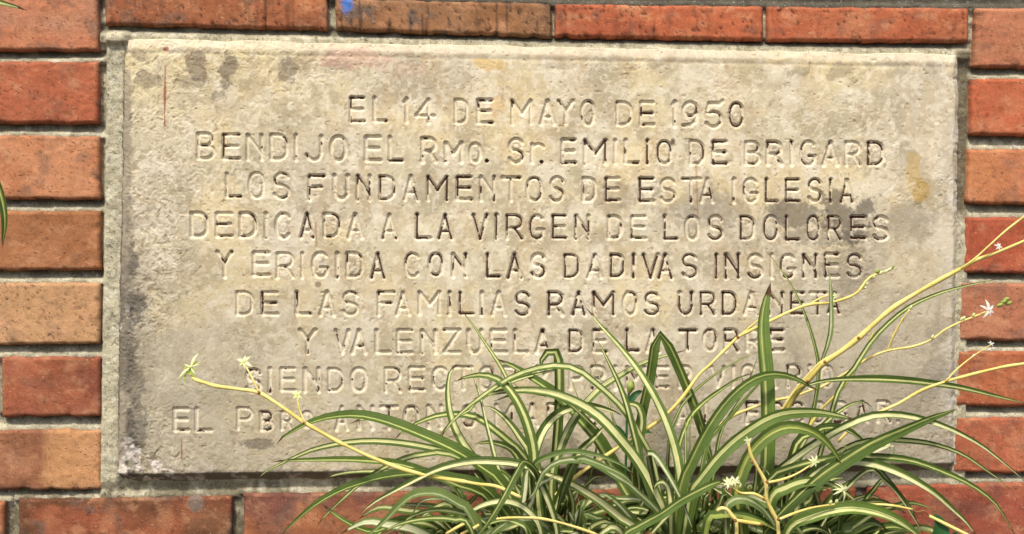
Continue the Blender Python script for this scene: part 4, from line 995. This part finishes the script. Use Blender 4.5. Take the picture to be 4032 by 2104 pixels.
s2 = stalk([('T5', [(780,1268),(840,1263),(920,1262),(1000,1266),(1120,1292),(1260,1338),(1340,1380)], 7, 8, .24, .22)])
s3 = stalk([('T6', [(1020,22),(960,42),(925,68),(895,110),(868,135),(820,158),(740,180),(645,188),(560,215),(440,272),(380,300),(330,325),(280,352),(200,430),(80,545),(0,655),(-90,750),(-180,815),(-320,905),(-400,960),(-490,1020),(-560,1075),(-640,1150)], 6, 11, .05, .12),
            ('T6', [(640,188),(690,158),(745,140)], 5, 4, .07, .065), ('T6', [(280,352),(340,300),(385,262)], 5, 3, .085, .07)])
for (x, y) in [(1030,20),(1010,30),(985,38),(968,30),(945,60),(1040,12)]: bud(s3, 'T6', (x, y), .052, 15, M_PETAL if x % 4 else M_BUDG, (.6, -.3, .5))
star(s3, 'T6', (768,145), .065, 14, M_PETAL, 'flower', 6, 3, (.2, -.8, .4))
for (x, y) in [(915,90),(905,110)]: bud(s3, 'T6', (x, y), .055, 12, M_PETAL, (.5, -.4, .3))
s4 = stalk([('T6', [(440,900),(470,812),(530,702),(580,620),(640,560),(695,492),(790,430),(880,362),(965,285),(1060,205),(1180,130),(1300,62),(1420,-2),(1470,-32),(1560,-64),(1740,-140)], 20, 9, .12, .18),
            ('T6', [(490,735),(545,650),(605,570),(690,480)], 9, 5, .13, .145),
            ('T6', [(1400,8),(1470,-42),(1560,-124),(1640,-194),(1740,-270)], 5, 6, .175, .19)])
star(s4, 'T6', (1590,-105), .185, 16, M_WHITE, 'flower', 6, 3)
s4b = stalk([('T6', [(700,490),(640,560),(560,650),(525,720)], 8, 17, .152, .145)], M_STALKG)
s5 = stalk([('T6', [(1535,222),(1480,245),(1400,276),(1320,316),(1250,366),(1160,400),(1030,422),(930,462),(840,522),(700,602),(560,652),(460,672),(330,716),(260,746),(180,800)], 5, 8, .10, .07),
            ('T6', [(1030,422),(1058,352),(1100,275),(1142,212)], 6, 5, .085, .10)])
star(s5, 'T6', (1537,215), .105, 30, M_WHITE, 'flower', 6, 5, (.1, -.9, .2), .26)
for (x, y) in [(1600,182),(1612,170),(1625,190),(1580,200)]: bud(s5, 'T6', (x, y), .10, 18, M_BUDG, (.6, -.4, .4))
for (x, y, d) in [(1398,272,.10),(1410,268,.10),(1458,252,.102),(1252,362,.095),(1142,214,.10),(1060,350,.088),(1100,276,.094)]: bud(s5, 'T6', (x, y), d, 13, M_PETAL, (.3, -.2, .8))
s6 = stalk([('T6', [(1740,484),(1640,498),(1570,512),(1450,542),(1320,578),(1200,622),(1080,690),(950,748),(860,800),(780,880)], 8, 9, .16, .12),
            ('T6', [(1322,576),(1385,510),(1460,450),(1548,392)], 5, 3, .145, .13)])
star(s6, 'T6', (1552,386), .13, 12, M_WHITE, 'flower', 5, 2)
for (x, y) in [(1535,420),(1555,415),(1458,448)]: bud(s6, 'T6', (x, y), .13, 10, M_WHITE, (.4, -.3, .3))
s7 = stalk([('T6', [(600,900),(640,800),(700,712),(800,612),(862,530),(915,425),(962,325)], 10, 6, .10, .06)], M_STALKG)
s8 = stalk([('T6', [(330,885),(345,950),(378,1010),(418,1088),(424,1170),(450,1230),(478,1290),(484,1400)], 8, 12, .25, .25),
            ('T6', [(420,1086),(500,1070),(575,1040),(652,992)], 8, 5, .25, .24),
            ('T6', [(425,1175),(360,1142),(290,1136),(245,1102)], 8, 6, .25, .25), ('T6', [(480,1272),(560,1240),(650,1212),(765,1194)], 8, 6, .25, .24)])
star(s8, 'T6', (660,978), .245, 22, M_PETAL, 'flower', 6, 3); star(s8, 'T6', (232,1085), .255, 20, M_PETAL, 'flower', 7, 4, (-.3, -.8, .5))
star(s8, 'T6', (262,1078), .252, 20, M_PETAL, 'flower', 6, 6); star(s8, 'T6', (330,872), .25, 14, M_PETAL, 'flower', 6, 6)
for (x, y) in [(285,1112),(275,1095),(770,1190),(740,1195)]: bud(s8, 'T6', (x, y), .25, 14, M_PETAL, (.2, -.3, .8))
star(s8, 'T6', (805,1120), .235, 40, M_PETAL, 'plantlet', 8, 3, (.3, -.7, .5), .16, .5, (.5, 1.1))
s9 = stalk([('T6', [(172,1228),(195,1214),(225,1222),(250,1255),(270,1285),(272,1400)], 9, 12, .26, .26), ('T6', [(268,1275),(335,1286),(402,1296)], 11, 9, .26, .26)])
s10 = stalk([('T6', [(925,1192),(1050,1200),(1155,1220)], 6, 7, .20, .20), ('T6', [(1240,1252),(1350,1308),(1450,1356)], 9, 9, .20, .21)])
s10b = stalk([('T6', [(1150,1219),(1180,1234),(1215,1228),(1245,1254)], 5, 5, .20, .20)], M_NODE)
star(s6, 'T6', (1035,905), .17, 52, M_PETAL, 'plantlet', 10, 4, (.2, -.6, .5), .13, .75, (.5, 1.15))
star(s6, 'T6', (820,905), .15, 26, M_PETAL, 'plantlet', 6, 4, (.2, -.6, .5), .14, .5)
s11 = stalk([('F6', [(700,1343),(860,1250),(1020,1180)], 8, 8, .20, .20), ('F6', [(860,1343),(1000,1280),(1060,1240)], 8, 8, .21, .21)])
# brown joints along the stalks
for par, tile, pts, dep in [(s4, 'T6', [(885,358),(628,575),(715,478)], .155), (s8, 'T6', [(347,980),(425,1082),(408,1168),(482,1270)], .257), (s9, 'T6', [(265,1276),(398,1296)], .267), (s1, 'T4', [(1303,632),(1530,785)], .158), (s3, 'T6', [(278,354),(-135,785)], .10)]:
    for q in pts:
        c = rayD(*TT(tile, [q])[0], dep)[0]; s = 6 * dist_mpd(dep)
        m = tube_mesh('stalk_joint', [([c + np.array([-s * .5, 0, -s * .3]), c, c + np.array([s * .5, 0, s * .3])], [s * .5, s * .8, s * .5])]); m.materials.append(M_NODE)
        o = bpy.data.objects.new('stalk_joint', m); m.transform(Matrix.Translation(-Vector(c.tolist()))); o.location = Vector(c.tolist()) - Vector(par.location) - Vector(plant.location); link(o, par)

# ------------------------------------------------------------------ other plants that reach into the picture
def other_plant(name, label, cat, base, leaves, mats):
    p = empty(name, rayD(base[0], base[1], base[2])[0].tolist(), label, cat)
    for pts, w, d0, d1, kp in leaves:
        q = pts[::-1]; P = np.array([rayD(x, y, d0 + (d1 - d0) * k / (len(q) - 1))[0] for k, (x, y) in enumerate(q)])
        obj('leaf', ribbon_mesh('leaf', P, w * dist_mpd(d0), 20, 20, .35, 24, .5, kp), mats, p)
    return p
other_plant('arching_leaf_plant', 'single green leaf blade arching in at the top left corner over the brick', 'plant', (-420, 40, .14),
            [([(66,26),(40,18),(0,8),(-60,-4),(-180,-14),(-320,-4),(-420,40)], 24, .14, .10, .5)], [M_LEAF, M_UNDER])
other_plant('edge_leaf_plant', 'short green leaf hanging at the left edge beside the ochre brick', 'plant', (-160, 700, .12),
            [([(7,622),(8,600),(12,570),(10,530),(-2,480),(-30,430),(-90,430),(-140,520),(-160,700)], 20, .12, .10, .3)], [M_LEAF, M_UNDER])
bw = other_plant('broad_leaf_weed', 'dark green broad leaf tips poking up at the bottom edge before the brick', 'plant', (2350, 1520, .20),
            [([(2350,1292),(2362,1320),(2362,1360),(2352,1420),(2350,1520)], 60, .20, .20, .45), ([(2410,1338),(2395,1352),(2370,1400),(2350,1520)], 34, .20, .21, .5),
             ([(2260,1350),(2290,1390),(2330,1440),(2350,1520)], 44, .20, .22, .5)], [M_DARKLEAF, M_DARKLEAF])
wp = empty('budding_weed', rayD(1575, 1500, .06)[0].tolist(), 'thin weed stem with one round green bud among the striped leaves', 'plant')
P = [rayD(x, y, .075)[0] for x, y in [(1575,1500),(1572,1300),(1576,1100),(1578,1020),(1583,985)]]
obj('stem', tube_mesh('stem', [(P, [.0016, .0015, .0013, .0011, .0012])]), M_DARKLEAF, wp)
P = [rayD(x, y, .078)[0] for x, y in [(1583,990),(1584,983),(1586,974),(1588,965),(1589,959)]]
obj('bud', tube_mesh('bud', [(P, [.0014, .0030, .0042, .0034, .0020])]), M_BUDG, wp)
for pts in ([(1618,984),(1606,988),(1592,1000),(1580,1020)], [(1640,1090),(1620,1085),(1600,1095),(1578,1120)], [(1530,1080),(1545,1075),(1562,1090),(1574,1110)]):
    q = pts[::-1]; obj('leaf', ribbon_mesh('leaf', np.array([rayD(x, y, .078)[0] for x, y in q]), 16 * MPD, 20, 20, .3, 12, .4, .6), [M_DARKLEAF, M_DARKLEAF], wp)
